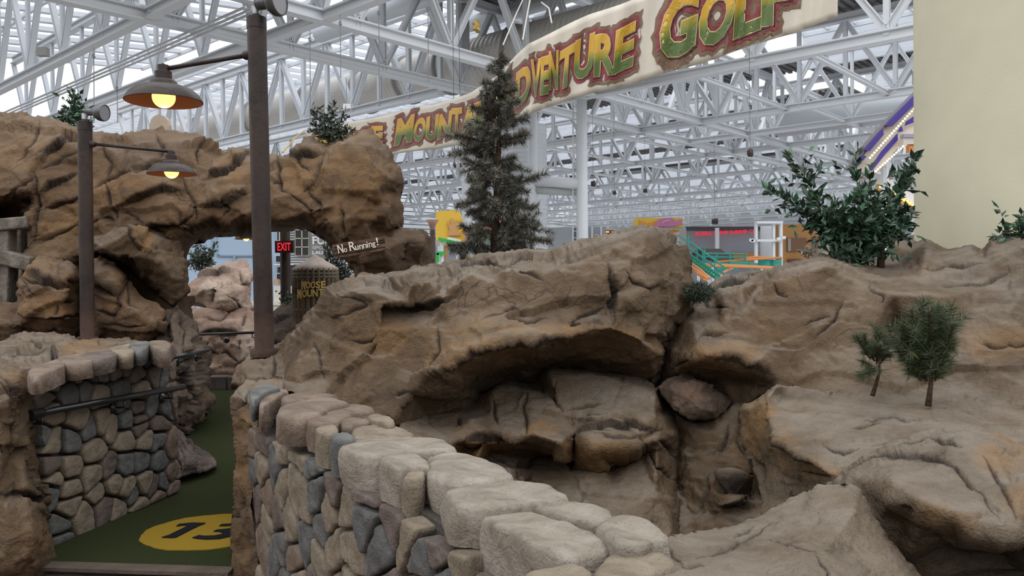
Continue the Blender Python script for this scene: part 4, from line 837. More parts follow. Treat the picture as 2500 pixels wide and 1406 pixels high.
# ---- near wall
NW0 = Pz(600,1392,0.0); NW1 = Vector((.10,1.30,0)); NX = (Vector((NW1.x,NW1.y,0))-Vector((NW0.x,NW0.y,0))).normalized()
NO = Vector((-1.42, 4.20, 0)); NX = (Vector((.113,1.52,0)) - NO).normalized()
NZ = EZ.cross(NX); NZ = NZ if NZ.x < 0 else -NZ
t = empty('stone_wall', NO + NX*1.6, 'nearest rubble stone wall with broad pale coping stones running down to the right', 'stone wall')
c4 = [(430,250,'b'),(440,520,'g'),(530,480,'t'),(530,250,'p'),(660,260,'t'),(640,470,'g'),(840,300,'t'),(690,680,'t'),(470,760,'p'),(570,740,'b'),(560,930,'t'),(670,910,'p'),(770,960,'t'),(690,1120,'g'),(530,1140,'b'),(840,690,'t'),(900,800,'t'),(1000,700,'g'),(970,430,'g'),(1180,590,'p'),(1430,700,'p'),(1250,800,'t'),(1440,890,'g'),(1130,1130,'t'),(910,1080,'g'),(1040,1010,'g'),(1290,1190,'t'),(1030,1250,'t'),(800,1280,'b'),(650,1300,'g'),(450,1310,'b'),(1550,1230,'g'),(1790,1060,'t'),(2070,1130,'p'),(1880,1310,'g'),(1690,900,'p'),(2260,1280,'t'),(2400,1060,'t'),(430,980,'p'),(1100,950,'t'),(1000,1450,'p'),(1300,1480,'t'),(700,1480,'g'),(500,1480,'t'),(1600,1500,'p'),(1900,1520,'t'),(2150,1500,'g'),(1200,1600,'b'),(820,1450,'t'),(2450,1400,'p'),(2600,1300,'t'),(2800,1500,'b')]
nf = [(500+x/3.514, 1006+y/3.514, c) for x, y, c in c4]
face_stones(t, nf, [(618,1040),(690,1080),(770,1118),(830,1158),(920,1206),(1010,1262),(1080,1318),(1165,1350),(1220,1440),(1300,1540),(1320,1640),(1000,1640),(600,1500),(606,1430)], NO - NZ*.04, NX, .006, .03, 100, n=44, amp=.014)
def coping(px, z, th, c, seed, n=48):
    w = [Pz(u, v, z) for u, v in px]
    stone([(q.x, q.y) for q in w], Vector((0,0,z)), Vector((1,0,0)), Vector((0,1,0)), EZ, th, 0.0, SM[c], t, seed, n=n, rnd=.0, dome=.05, amp=.01)
def capstone(px, z, th, c, seed, n=56, r=.028):
    w = [np.array(Pz(u, v, z)[:2]) for u, v in px]
    p = resample(chaikin(w, 2, .22), n); cc = p.mean(0)
    rings = [(0.96, -th), (1.0, -th*.75), (1.015, -th*.45), (1.01, -r*1.2), (.985, -r*.35), (.945, 0)] + [(k, .004) for k in (.8,.62,.42,.2)]
    R = np.hypot(*(p-cc).T); Rm = R.mean()
    V = []
    for s, zz in rings:
        for a, ra in zip(p, R):
            b = cc + (a-cc)*s if s > .9 else cc+(a-cc)*s
            V.append((b[0], b[1], z+zz))
    V.append((cc[0], cc[1], z+.004)); V = np.array(V); d = V - np.array([cc[0], cc[1], z-th/2]); d /= np.linalg.norm(d,axis=1)[:,None]
    am = .013*fbm(V*7+seed,4,.6) + .012*(np.clip(ridged(V*5+seed,2),.3,1.5)-.9); V = V + d*am[:,None]
    F = []
    for q in range(len(rings)-1):
        for i in range(n):
            j = (i+1)%n; F.append((q*n+i, q*n+j, (q+1)*n+j, (q+1)*n+i))
    l = (len(rings)-1)*n; F += [(l+i, l+(i+1)%n, len(V)-1) for i in range(n)]
    mesh_obj('coping_stone', V, F, SM[c], t, True)
C3 = lambda L: [(500+x/3.514, 800+y/3.514) for x, y in L]
caps = [(C3([(375,570),(440,500),(560,480),(640,500),(655,522),(540,550),(465,600),(400,640)]),.13,'g'),
 (C3([(455,610),(485,560),(690,515),(735,545),(640,590),(560,640),(470,700)]),.15,'b'),
 (C3([(640,605),(740,555),(1000,560),(1130,580),(1050,605),(720,640)]),.12,'b'),
 (C3([(590,750),(700,650),(1000,590),(1180,610),(1280,650),(1060,690),(985,750),(860,775),(700,780)]),.15,'b'),
 (C3([(965,750),(1040,680),(1300,650),(1430,670),(1480,712),(1380,735),(1200,740)]),.12,'b'),
 (C3([(850,800),(950,760),(1230,730),(1275,752),(1180,790),(1130,820),(930,835)]),.15,'b'),
 (C3([(1365,762),(1480,730),(1610,780),(1640,832),(1560,848),(1460,800)]),.12,'t'),
 (C3([(1150,800),(1250,758),(1380,770),(1470,815),(1300,845),(1175,860)]),.12,'b'),
 (C3([(925,860),(990,825),(1120,840),(1155,892),(1070,925),(985,905)]),.16,'t'),
 (C3([(1075,940),(1150,900),(1260,930),(1295,967),(1200,985),(1115,985)]),.15,'g'),
 (C3([(1245,885),(1310,850),(1500,825),(1700,860),(1835,932),(1500,962),(1295,967)]),.12,'t'),
 (C3([(1155,1030),(1230,970),(1500,950),(1800,930),(1950,950),(2050,960),(2155,1030),(2160,1062),(1900,1062),(1600,1092),(1500,1115),(1350,1090),(1190,1070)]),.15,'l'),
 (C3([(1495,1140),(1560,1085),(1800,1065),(1850,1110),(1935,1150),(1945,1205),(1800,1192),(1650,1215),(1560,1180)]),.15,'l'),
 (C3([(1685,1290),(1740,1240),(1850,1210),(1895,1250),(1870,1300),(1770,1315)]),.15,'t'),
 ([(1036,1130),(1058,1103),(1110,1099),(1195,1121),(1240,1148),(1260,1169),(1180,1180),(1100,1186),(1050,1165)],.15,'l'),
 ([(1076,1200),(1130,1185),(1250,1170),(1330,1175),(1370,1190),(1404,1216),(1330,1226),(1250,1236),(1180,1243),(1105,1232)],.14,'l'),
 ([(1166,1268),(1190,1250),(1280,1240),(1350,1260),(1420,1285),(1504,1331),(1470,1347),(1390,1368),(1330,1345),(1250,1300)],.16,'l'),
 ([(1278,1236),(1330,1222),(1430,1225),(1490,1250),(1510,1269),(1450,1287),(1380,1264)],.13,'l'),
 ([(1447,1287),(1490,1265),(1540,1259),(1590,1265),(1642,1301),(1632,1320),(1560,1338),(1510,1338)],.14,'l'),
 ([(1450,1390),(1480,1350),(1560,1336),(1620,1346),(1664,1382),(1600,1404),(1540,1440),(1440,1440)],.15,'t'),
 ([(1230,1440),(1300,1395),(1390,1375),(1450,1392),(1430,1445),(1300,1475)],.15,'t')]
for i, (px, th, c) in enumerate(caps):
    zz = 1.0 + (.012 if i % 3 == 0 else -.008 if i % 3 == 1 else 0)
    capstone(px, zz, th*.8, c, 200+i*3.1)
ZN = EZ.cross(NX); ZN = ZN if ZN.x < 0 else -ZN
m = MB(); a = NO - ZN*.075 + NX*.02; b = NO + NX*3.35 - ZN*.075
m.prism([a, b, b - ZN*.30, a - ZN*.34], (0,0,.90)).build('mortar_core', MORTAR, t)

# ---- left wall
LO = Vector((-2.83,4.72,0)); LX = (Vector((-2.52,6.02,0)) - LO).normalized()
t = empty('stone_wall', LO + LX*.6, 'rubble stone wall carrying the black handrail, left of the putting path', 'stone wall')
s2 = [(310,190,'g'),(420,260,'t'),(585,235,'g'),(640,90,'t'),(735,150,'g'),(840,90,'t'),(930,110,'t'),(1045,60,'g'),(1165,60,'p'),(1050,240,'t'),(1210,240,'t'),(1170,130,'p'),(1320,100,'p'),(1310,240,'g'),(770,320,'t'),(390,480,'p'),(560,480,'t'),(760,560,'t'),(905,500,'p'),(1030,450,'g'),(1190,420,'g'),(1345,410,'g'),(940,600,'t'),(1050,655,'t'),(1210,610,'t'),(1290,630,'p'),(1370,600,'g'),(560,670,'t'),(810,690,'t'),(560,800,'t'),(1120,720,'g'),(870,820,'p'),(990,830,'t'),(1150,800,'t'),(480,990,'g'),(690,890,'t'),(390,690,'g'),(425,575,'t'),(480,1100,'g'),(1330,720,'b'),(1430,540,'b'),(1440,300,'b'),(1450,660,'b'),(380,20,'t')]
s1 = [(330,970,'p'),(560,900,'g'),(820,920,'t'),(1000,880,'g'),(1170,880,'t'),(715,860,'g'),(1010,1010,'g'),(1160,1060,'p'),(1280,1040,'g'),(1390,1010,'g'),(640,750,'l'),(750,760,'g'),(850,730,'l'),(970,710,'l'),(1050,680,'l'),(1140,740,'t'),(1290,740,'p'),(1380,760,'g'),(1440,740,'b'),(1450,960,'b'),(390,800,'l'),(290,830,'t'),(510,740,'l'),(1230,600,'g'),(1285,590,'l'),(1110,610,'l'),(1400,560,'b'),(1440,880,'b')]
lf = [(x/3.514, 1006+y/3.514, c) for x, y, c in s2] + [(x/3.514, 700+y/3.514, c) for x, y, c in s1]
face_stones(t, lf, [(62,930),(100,905),(150,895),(190,882),(250,872),(300,860),(330,852),(370,842),(412,836),(424,850),(420,900),(424,1100),(432,1200),(330,1245),(230,1300),(118,1350),(105,1300),(85,1080),(72,1000)], LO, LX, .010, .045, 300, n=32, amp=.014)
# flat coping stones lying back from the face
LN = EZ.cross(LX); LN = LN if LN.x > 0 else -LN
for i, (px, c, th) in enumerate([([(60,905),(120,880),(172,868),(165,890),(130,905),(80,925)],'b',.1),([(130,872),(200,862),(245,862),(240,880),(165,892)],'b',.1),([(185,865),(260,850),(300,850),(285,868),(225,882)],'p',.1),([(255,852),(320,836),(345,840),(335,858),(300,866)],'t',.1),([(310,840),(352,830),(372,836),(352,856),(330,858)],'g',.1),([(358,832),(395,828),(420,838),(412,856),(376,850)],'b',.12)]):
    w = 1.10 + i*.008
    capstone(px, w, th, c, 400+i*2.3, n=36, r=.02)
m = MB(); a = LO - LN*.03 - LX*.1; b = LO + LX*1.28 - LN*.03
m.prism([a, b, b - LN*.35, a - LN*.35], (0,0,1.03)).build('mortar_core', MORTAR, t)

# ---- weathered stump
STW = rockmat('weathered_stump_wood', (.05,.037,.03), (.10,.075,.062), (.17,.135,.115), bscale=14, bs=.8, vs=5, stain_on=False)
rock('tree_stump', 'dark grooved weathered stump root leaning on the end of the stone wall', [(424,1040,6.7),(440,1050,6.8),(470,1078,6.75),(500,1098,6.7),(518,1115,6.65),(527,1138,6.55),(505,1150,6.35),(470,1156,6.25),(428,1168,6.1)], [(440,1080,6.5),(460,1110,6.35),(490,1120,6.4),(510,1130,6.45),(450,1140,6.15)], STW,
     [(1.2,.05,[(428,1050),(450,1090),(475,1120),(485,1150)]),(1.2,.05,[(445,1058),(480,1100),(500,1130)]),(1,.04,[(428,1080),(450,1120),(455,1158)]),[(460,1075),(500,1112),(516,1140)],[(430,1110),(440,1160)]], [], [], step=3.5, disp=.02, freq=3, chunk=.02, smooth=2, thick=.3, seed=71, cat='stump')

# ---- black handrails
BLACK = mat('black_rail_paint', (.012,.012,.013), .3, spec=.6)
def handrail(lab, a, b, r, brackets, off, base_r, endk=True):
    a = Vector(a); b = Vector(b); t = empty('handrail', (a+b)/2, lab, 'handrail')
    MB().tube([a, b], r, 12).build('rail', BLACK, t, smooth=True)
    off = Vector(off)
    for f in brackets:
        p = a + (b-a)*f; q = p + off + Vector((0,0,-r*3.2))
        MB().tube([p + Vector((0,0,-r)), p + Vector((0,0,-r*3.2)), q], r*.35, 8).build('bracket', BLACK, t, smooth=True)
        MB().lathe(q, [(0,.0),(base_r,.0),(base_r,.015),(base_r*.5,.03),(0,.03)], 16, axes(-off)).build('wall_plate', BLACK, t)
    if endk:
        MB().lathe(a, [(0,-.03),(r*1.35,-.03),(r*1.35,.06),(0,.06)], 14, axes(b-a)).build('end_collar', BLACK, t)
ra = PX(84,1010,LO+LN*.13,LN); rb = PX(449,944,LO+LN*.13,LN)
handrail('black metal handrail along the left stone wall above the turf', ra, rb, .021, (.04,.54,.90), -LN*.09, .035)
handrail('short black handrail on the dark rock pier, second from the camera', P(425,872,7.3), P(508,855,8.3), .02, (.2,.75), (-.08,.06,0), .04, False)
handrail('thin black handrail on the pinkish rock bank beyond the arch', P(488,816,12.2), P(720,808,12.2), .022, (.22,.55), (0,.25,-.05), .05, False)

# ================================================================== LAMP POSTS
RUST = rockmat('dark_rust_paint', (.026,.017,.015), (.036,.024,.020), (.048,.030,.024), bscale=30, bs=.08, vs=2.5, stain_on=False)
_mats['dark_rust_paint'].node_tree.nodes['Principled BSDF'].inputs['Roughness'].default_value = .45
RUSTB = rockmat('rusty_base_paint', (.036,.019,.014), (.05,.026,.018), (.068,.035,.022), bscale=30, bs=.1, vs=3, stain_on=False)
SHIN = mat('copper_shade_lining', (.13,.045,.025), .6)
STEELG = mat('grey_cast_metal', (.30,.30,.30), .4, metal=.5)
BULB = mat('glowing_bulb', (1,.7,.3), .4, emit=(1.0,.62,.16), es=2.1)
def lamp_post(lab, base, top, r, arm_px, lamp_px, sr, flood=None, cut=None):
    base = Vector(base); top = Vector(top); t = empty('lamp_post', base, lab, 'lamp post')
    ax = axes(top-base); h = (top-base).length
    MB().lathe(base, [(r,0),(r,h*.15),(r,h-.09),(r*1.04,h-.088),(r*1.04,h-.004),(r*.9,h),(0,h)], 28, ax).build('pole', RUST, t, smooth=True)
    auto_smooth(t.children[-1])
    MB().lathe(base, [(r*1.02,.30),(r*1.02,.03),(r*1.45,.025),(r*1.5,-.03)], 28, ax).build('base_plate', RUSTB, t, smooth=True)
    a, b = Vector(arm_px[0]), Vector(arm_px[1])
    ar = MB(); ar.tube([a, b], r*.24, 12); ar.lathe(a, [(r*.5,-.02),(r*.5,.03),(r*.3,.05)], 16, axes(b-a)); ar.build('arm', RUST, t, smooth=True)
    c = Vector(lamp_px); k = sr
    prof = [(.0,1.02),(.04,1.0),(.05,.97),(.15,.955),(.155,.80),(.21,.785),(.22,.775),(.22,.58),(.30,.555),(.345,.50),(.36,.43),(.55,.385),(.75,.30),(.9,.17),(.985,.03),(1.0,-.02)]
    sh = MB().lathe(c, [(p*k, z*k) for p, z in prof], 48).build('lamp_shade', RUST, t, smooth=True)
    auto_smooth(sh, 40)
    MB().lathe(c, [(p*k*.985, z*k-.004) for p, z in prof[10:][::-1]], 48).build('shade_lining', SHIN, sh, smooth=True)
    bl = MB(); pr = [(math.sin(q)*.30*k, -math.cos(q)*.30*k) for q in np.linspace(0.02, 3.1, 14)]
    bl.lathe(c + Vector((0,0,.10*k)), pr, 24).build('bulb', BULB, sh, smooth=True)
    ld = bpy.data.lights.new('bulb_light', 'POINT'); ld.energy = 2.2*(k/.28)**2; ld.color = (1,.62,.25); ld.shadow_soft_size = .05
    lo = bpy.data.objects.new('bulb_light', ld); lo.location = c + Vector((0,0,-.24*k)); link(lo, None); lo.parent = t; lo.matrix_parent_inverse = Matrix.Translation(-base)
    if flood:
        p0, d, fr, neck = flood; p0 = Vector(p0); d = Vector(d).normalized()
        fl = MB(); fl.lathe(p0, [(0,-.02),(fr*.42,-.02),(fr*.45,neck*.3),(fr*.45,neck),(fr*.7,neck*1.08),(fr*.97,neck*1.6),(fr*1.02,neck*2.0),(fr*.98,neck*2.25),(fr*.9,neck*2.3)], 28, axes(d)); o = fl.build('floodlight', STEELD, t, smooth=True)
        MB().lathe(p0 + d*neck*2.2, [(0,0),(fr*.95,0)], 28, axes(d)).build('lens', mat('floodlight_glass', (.25,.25,.26), .15), o)
        br = MB(); br.tube([top, top + Vector((0,0,.05)), p0 + d*.02], r*.3, 10); br.lathe(top + Vector((0,0,.05)), [(r*.42,-.03),(r*.42,.03),(0,.03)], 12); br.build('bracket', STEELG, t, smooth=True)
    return t
STEELD = mat('dark_grey_metal', (.13,.13,.135), .35, metal=.6)
lamp_post('tall rusty-brown lamp post left of the big overhang rock, lit shade pointing left', P(646,860,6.0), P(626,42,6.0), .070, (P(608,134,6.0), P(408,167,6.0)), P(400,246,6.0), 90/FPX*6.0, (P(634,8,5.95), (1,-.3,.02), .112, .075))
lamp_post('short rusty-brown lamp post on the left rock ledge, lit shade pointing right', P(214,828,7.9), P(207,297,7.9), .066, (P(222,351,7.9), P(420,370,7.9)), P(419,424,7.9), 57/FPX*7.9, (P(214,272,7.9), (1,-.2,-.12), .085, .085))
# lamp and exit sign behind the arch
t = lamp_post('dark brown lamp post standing behind the arch beside the barrel', P(699,837,12.0), P(695,520,12.0), .075, (P(690,562,12.0), P(601,566,12.0)), P(601,583,12.0), 27/FPX*12)
EXR = mat('exit_sign_box', (.035,.012,.012), .4); EXL = mat('exit_sign_letters', (.6,.02,.03), .4, emit=(.9,.03,.05), es=.8)
def text_mesh(body, size, off=0.0, res=3, spacing=1.0, shear=0.0):
    c = bpy.data.curves.new('lettering', 'FONT'); c.body = body; c.size = size; c.offset = off; c.resolution_u = res; c.space_character = spacing; c.shear = shear
    o = bpy.data.objects.new('lettering', c); COL.objects.link(o); bpy.context.view_layer.update()
    me = bpy.data.meshes.new_from_object(o.evaluated_get(bpy.context.evaluated_depsgraph_get()))
    V = np.array([tuple(v.co) for v in me.vertices]); F = [tuple(p.vertices) for p in me.polygons]
    bpy.data.objects.remove(o); bpy.data.meshes.remove(me); bpy.data.curves.remove(c); return V, F
def sign_text(name, body, pos, X, Y, w, h, m, parent, off=0.0, th=.004, squeeze=True, spacing=1.0, shear=0.0):
    """lettering fitted to w x h, its lower left corner at pos"""
    V, F = text_mesh(body, 1.0, off, 3, spacing, shear); lo, hi = V.min(0), V.max(0)
    sx_, sy_ = w/(hi[0]-lo[0]), h/(hi[1]-lo[1]); Z = Vector(X).cross(Vector(Y)).normalized()
    if not squeeze: sx_ = sy_ = min(sx_, sy_)
    P3 = np.array(pos) + ((V[:,0]-lo[0])*sx_)[:,None]*np.array(X) + ((V[:,1]-lo[1])*sy_)[:,None]*np.array(Y)
    n = len(P3); A = P3 + np.array(Z)*th
    ed = {}
    for f in F:
        for a, b in zip(f, f[1:]+f[:1]):
            if (b,a) in ed: del ed[(b,a)]
            else: ed[(a,b)] = 1
    FF = [tuple(i+n for i in f) for f in F] + [f[::-1] for f in F] + [(a, b, b+n, a+n) for a, b in ed]
    return mesh_obj(name, np.vstack([P3, A]), FF, m, parent, False)
t = empty('exit_sign', P(693,618,11.8), 'dark exit sign with red letters on the post behind the arch', 'exit sign')
a, b, c = P(671,617,11.8), P(716,617,11.8), P(671,588,11.8)
wx = b.x-a.x; hz = c.z-a.z
o = MB().box(((a.x+b.x)/2, 11.85, (a.z+c.z)/2), (wx, .09, hz)).build('housing', EXR, t)
sign_text('lettering', 'EXIT', (a.x+wx*.15, 11.80, a.z+hz*.17), (1,0,0), (0,0,1), wx*.72, hz*.66, EXL, t, off=.012, th=.005)

# ================================================================== NO RUNNING SIGN
SIGNW = rockmat('carved_sign_wood', (.085,.042,.026), (.13,.070,.045), (.18,.11,.075), bscale=18, bs=.5, vs=6, stain_on=False)
CREAM = mat('cream_letter_paint', (.78,.72,.58), .6)
t = empty('sign', P(876,606,8.12), 'carved brown wooden plank sign reading No Running on the arch', 'sign')
sp = [(811,598),(850,590),(893,584),(938,577),(941,590),(943,606),(930,612),(880,620),(845,627),(820,629),(813,615)]
W3 = [P(u, v, 8.14) for u, v in sp]
o = MB().prism(W3, (0,.08,0)).build('board', SIGNW, t)
for uu, vv in ((835,612),(920,598)): MB().tube([P(uu,vv,8.2), P(uu,vv,8.9)], .02, 8).build('peg', SIGNW, t)
for (ua,va,ub,vb) in ((815,604,940,584),(818,622,941,602),(814,612,860,604),(890,598,940,590)):
    MB().tube([P(ua,va,8.135), P((ua+ub)/2,(va+vb)/2+1.0,8.132), P(ub,vb,8.135)], .004, 6).build('wood_grain', mat('dark_grain', (.03,.016,.012), .8), t)
pX = (P(930,588,8.13)-P(825,608,8.13)); ln = pX.length; pX.normalize(); pX2 = Vector((pX.x, 0, pX.z)).normalized(); pY = Vector((-pX2.z, 0, pX2.x))
for wd, u, v, w, h in (('N',827,619,13,21),('o',841,616,8,9),('R',855,613,15,22),('u',869,611,8,11),('n',879,609,8,11),('n',888,607,8,11),('i',897,605,3,15),('n',902,604,8,11),('g',911,606,8,14),('!',921,599,4,19)):
    q = P(u, v, 8.13); k = 8.13/FPX
    sign_text('letter', wd, q, pX2, pY, w*k, h*k, CREAM, t, off=.006, th=.012)

# ================================================================== BARREL
BW = rockmat('barrel_stave_wood', (.085,.058,.035), (.14,.10,.062), (.20,.145,.09), bscale=12, bs=.5, vs=3, stain_on=False)
BCAP = mat('barrel_roof_metal', (.30,.25,.21), .6, var=.25, vscale=6)
bb = P(772,775,11.2); bt = P(772,655,11.2); R = 52/FPX*11.2
t = empty('water_barrel', bb, 'round wooden barrel tower with a pale conical roof behind the rocks', 'barrel')
MB().lathe((bb.x,bb.y,bb.z-.1), [(R*.93,0),(R*.97,.3),(R*.97,bt.z-bb.z+.1)], 40).build('body', mat('barrel_inside', (.05,.035,.025), .8), t, smooth=True)
ns = 26
for k in range(ns):
    q = 2*math.pi*k/ns; ca, sa = math.cos(q), math.sin(q)
    if sa > .35: continue
    m = MB(); w = 2*math.pi*R/ns*.46
    z0, z1 = bb.z-.1, bt.z
    pr = []
    for z, rr in ((z0,R*.97),(z0+(z1-z0)*.5,R*1.01),(z1,R*.98)):
        for s, d in ((-1,0),(-.6,.018),(0,.026),(.6,.018),(1,0)):
            pr.append((bb.x + ca*(rr+d) - sa*w*s, bb.y + sa*(rr+d) + ca*w*s, z))
    F = [(i*5+j, i*5+j+1, (i+1)*5+j+1, (i+1)*5+j) for i in range(2) for j in range(4)]
    mesh_obj('stave', pr, F, BW, t, True)
MB().lathe((bb.x,bb.y,bt.z), [(R*1.05,-.03),(R*1.06,.0),(R*.78,.055),(R*.5,.105),(R*.22,.155),(.02,.187),(0,.19)], 40).build('roof_cone', BCAP, t, smooth=True); auto_smooth(t.children[-1], 30)
GRNH = mat('green_hoop', (.10,.13,.085), .6); BLUH = mat('blue_hoop', (.11,.13,.15), .6)
for v, mm in ((668,GRNH),(676,BLUH),(721,BW),(754,GRNH)):
    z = P(772,v,11.2).z; MB().lathe((bb.x,bb.y,z), [(R*1.03,-.014),(R*1.055,-.012),(R*1.055,.012),(R*1.03,.014)], 40).build('hoop', mm, t, smooth=True)
GOLD = mat('gold_sign_letters', (.62,.44,.15), .6)
def arc_letters(word, u0, v0, u1, h, tilt):
    n = len(word); 
    for i, ch in enumerate(word):
        f = (i+.5)/n; u = u0+(u1-u0)*f; v = v0 + tilt*f; hh = h*(1.25 if i == 0 else 1.0)
        xo = (u-772)/FPX*11.2; yy = bb.y - math.sqrt(max(.01, (R*1.06)**2 - xo**2)); q = P(u-(u1-u0)/n*.5, v+hh*.5, yy)
        cx = Vector((math.sqrt(max(0,1-(xo/R)**2)), xo/R, 0)).normalized()
        k = yy/FPX; sign_text('letter', ch, (bb.x+xo, yy, q.z) - np.array(cx)*((u1-u0)/n*.5*k), cx, (0,0,1), (u1-u0)/n*1.02*k, hh*k, GOLD, t, off=.03, th=.02)
arc_letters('MOOSE', 752, 697, 806, 17, -3); arc_letters('MOUNTAIN', 741, 718, 838, 18, -8)
# ================================================================== CREAM COLUMN
CREAMC = mat('cream_column_paint', (.60,.57,.42), .75, bump=.05, bscale=60, var=.05, vscale=2.5)
Yc = 6.75; rc = .86; el = P(2238,400,Yc); xc = el.x + rc*1.09
t = empty('column', (xc, Yc, -.03), 'huge smooth cream-coloured round column at the right edge', 'column')
m = MB(); m.lathe((xc,Yc,0), [(rc,-.03),(rc,6.0)], 72).build('shaft', CREAMC, t, smooth=True)

# ================================================================== BANNER
BAN = mat('cream_banner_vinyl', (.66,.60,.50), .42, var=.07, vscale=1.2, spec=.5)
prof_b = [(745,322,412,21.5),(850,297,398,20.5),(960,277,378,19.2),(1060,254,364,17.4),(1150,226,346,15.4),(1215,186,322,13.8),(1262,132,294,12.7),(1292,104,276,12.2),(1330,86,263,12.0),(1440,36,230,11.6),(1560,-8,200,11.3),(1700,-62,157,11.0),(1850,-112,108,10.8),(2045,-160,42,10.6)]
pb = np.array(prof_b, float)
us = np.concatenate([np.linspace(745,1180,50), np.linspace(1185,1345,60), np.linspace(1350,2045,60)])
def ban(u, f, off=0.0):
    vt = np.interp(u, pb[:,0], pb[:,1]); vb = np.interp(u, pb[:,0], pb[:,2]); Y = np.interp(u, pb[:,0], pb[:,3])
    Y = Y + .10*math.exp(-((u-1282-18*f)/9)**2) - .07*math.exp(-((u-1300-20*f)/10)**2) + .05*math.sin(u*.045+f*2)*(1-abs(f-.5)) + .035*math.sin(u*.11+f*5)
    return P(u, vt+(vb-vt)*f + 2.0*math.sin(u*.03)*(f > .98 or f < .02), Y - off)
nf_ = 12; V = []; F = []
for u in us:
    for j in range(nf_+1): V.append(ban(u, j/nf_))
for i in range(len(us)-1):
    for j in range(nf_):
        a = i*(nf_+1)+j; F.append((a, a+1, a+nf_+2, a+nf_+1))
t = empty('banner', ban(1300,1), 'long cream vinyl banner lettered Moose Mountain Adventure Golf hung across the hall', 'banner')
bo = mesh_obj('cloth', V, F, BAN, t, True)
sd = bo.modifiers.new('s', 'SOLIDIFY'); sd.thickness = .006; sd.offset = -1
def grad_mat():
    m = bpy.data.materials.new('yellow_green_print'); m.use_nodes = True; n = m.node_tree; b = n.nodes['Principled BSDF']; b.inputs['Roughness'].default_value = .45
    a = N(n, 'ShaderNodeAttribute', attribute_name='band'); r = N(n, 'ShaderNodeValToRGB'); q = r.color_ramp.elements
    q[0].position = .30; q[0].color = (.10,.15,.035,1); q[1].position = .62; q[1].color = (.62,.36,.03,1)
    x = q.new(.45); x.color = (.28,.27,.03,1)
    n.links.new(a.outputs['Fac'], r.inputs[0]); n.links.new(r.outputs[0], b.inputs['Base Color']); return m
GRAD = grad_mat(); MAROON = mat('maroon_print', (.26,.045,.055), .5); BROWNP = mat('brown_print', (.20,.12,.075), .5); EDGE = mat('black_print', (.02,.012,.012), .5); YLINE = mat('pale_yellow_print', (.72,.62,.25), .5); SHADP = mat('dark_maroon_print', (.09,.02,.03), .5)
def subdivide_long(V, F, mx):
    bm = bmesh.new(); vs = [bm.verts.new((v[0], v[1], 0)) for v in V]
    for f in F:
        try: bm.faces.new([vs[i] for i in f])
        except ValueError: pass
    bmesh.ops.triangulate(bm, faces=bm.faces)
    for _ in range(6):
        le = [e for e in bm.edges if e.calc_length() > mx]
        if not le: break
        bmesh.ops.subdivide_edges(bm, edges=le, cuts=1); bmesh.ops.triangulate(bm, faces=bm.faces)
    bm.verts.index_update(); r = ([tuple(v.co) for v in bm.verts], [tuple(v.index for v in f.verts) for f in bm.faces]); bm.free(); return r
def word(chars, u0, u1, f0, f1, jig):
    """one word of the banner: every letter with its outlines, fitted between the pixels-of-cloth u0..u1"""
    n = len(chars); tot = sum(w for _, w in chars); acc = 0; rr = random.Random(len(chars)*7+int(u0))
    for i, (ch, w) in enumerate(chars):
        a = u0 + (u1-u0)*acc/tot; acc += w; b = u0 + (u1-u0)*acc/tot
        top = f0 if ch.isupper() and i == 0 else f0 + (f1-f0)*.14
        dy = rr.uniform(-.03,.03); rot = rr.uniform(-.08,.08)
        Vr, _ = text_mesh(ch.upper(), 1.0, .0); lo, hi = Vr.min(0), Vr.max(0)
        for layer, off, z, mm in (('ground', .19, .010, BROWNP), ('ground', .12, .016, MAROON), ('letter_shadow', .056, .022, SHADP), ('letter_edge', .049, .028, YLINE), ('letter', .035, .034, GRAD)):
            VV, FF = text_mesh(ch.upper(), 1.0, off if off < .1 else off); VV, FF = subdivide_long(VV, FF, .12)
            out, bd = [], []
            for x, y, _z in VV:
                X_ = (x-lo[0])/(hi[0]-lo[0]); Y_ = (y-lo[1])/(hi[1]-lo[1])
                if layer == 'letter_shadow': X_ += .05; Y_ -= .03
                xs = .07 + X_*.86 + (Y_-.5)*(.10+rot)
                f = f1 + dy - (f1-top)*Y_ - rot*(X_-.5)*.5
                u = a + (b-a)*xs
                if layer == 'ground':
                    u += 3.0*math.sin(f*37+u*.05); f += .012*math.sin(u*.21)
                out.append(ban(u, f, z)); bd.append(max(0, min(1, Y_)))
            mesh_obj(layer, out, FF, mm, t, False, None, {'band': bd})
word([('M',1.35),('O',1.05),('O',1.05),('S',.9),('E',.85)], 768, 934, .22, .72, 0)
word([('M',1.5),('O',1.05),('U',1.05),('N',1.1),('T',.9),('A',1.1),('I',.45),('N',1.1)], 966, 1205, .20, .76, 0)
word([('A',1.0),('D',.85),('V',.55),('E',.42),('N',.55),('T',.85),('U',1.1),('R',1.15),('E',1.05)], 1214, 1548, .22, .76, 0)
word([('G',1.3),('O',1.25),('L',.9),('F',.95)], 1610, 1930, .16, .80, 0)
ROPE = mat('pale_rope', (.5,.48,.44), .8)
for i, (pts, lab) in enumerate([([(1276,98,12.1),(1290,20,13),(1300,-30,14)],'rope'),([(1228,110,13.2),(1262,30,15),(1290,-30,16)],'rope'),([(1347,57,11.9),(1340,20,12.4),(1322,6,13.5)],'rope')]):
    MB().tube([P(*q) for q in pts], .012, 6).build('rope', ROPE, t)
tag(MB().tube([P(690,372,13), P(722,335,14.0), P(744,318,19)], .014, 6).build('rope', mat('yellow_rope', (.42,.30,.09), .8)), 'taut yellowish rope tying the left end of the banner to the rock', 'rope')
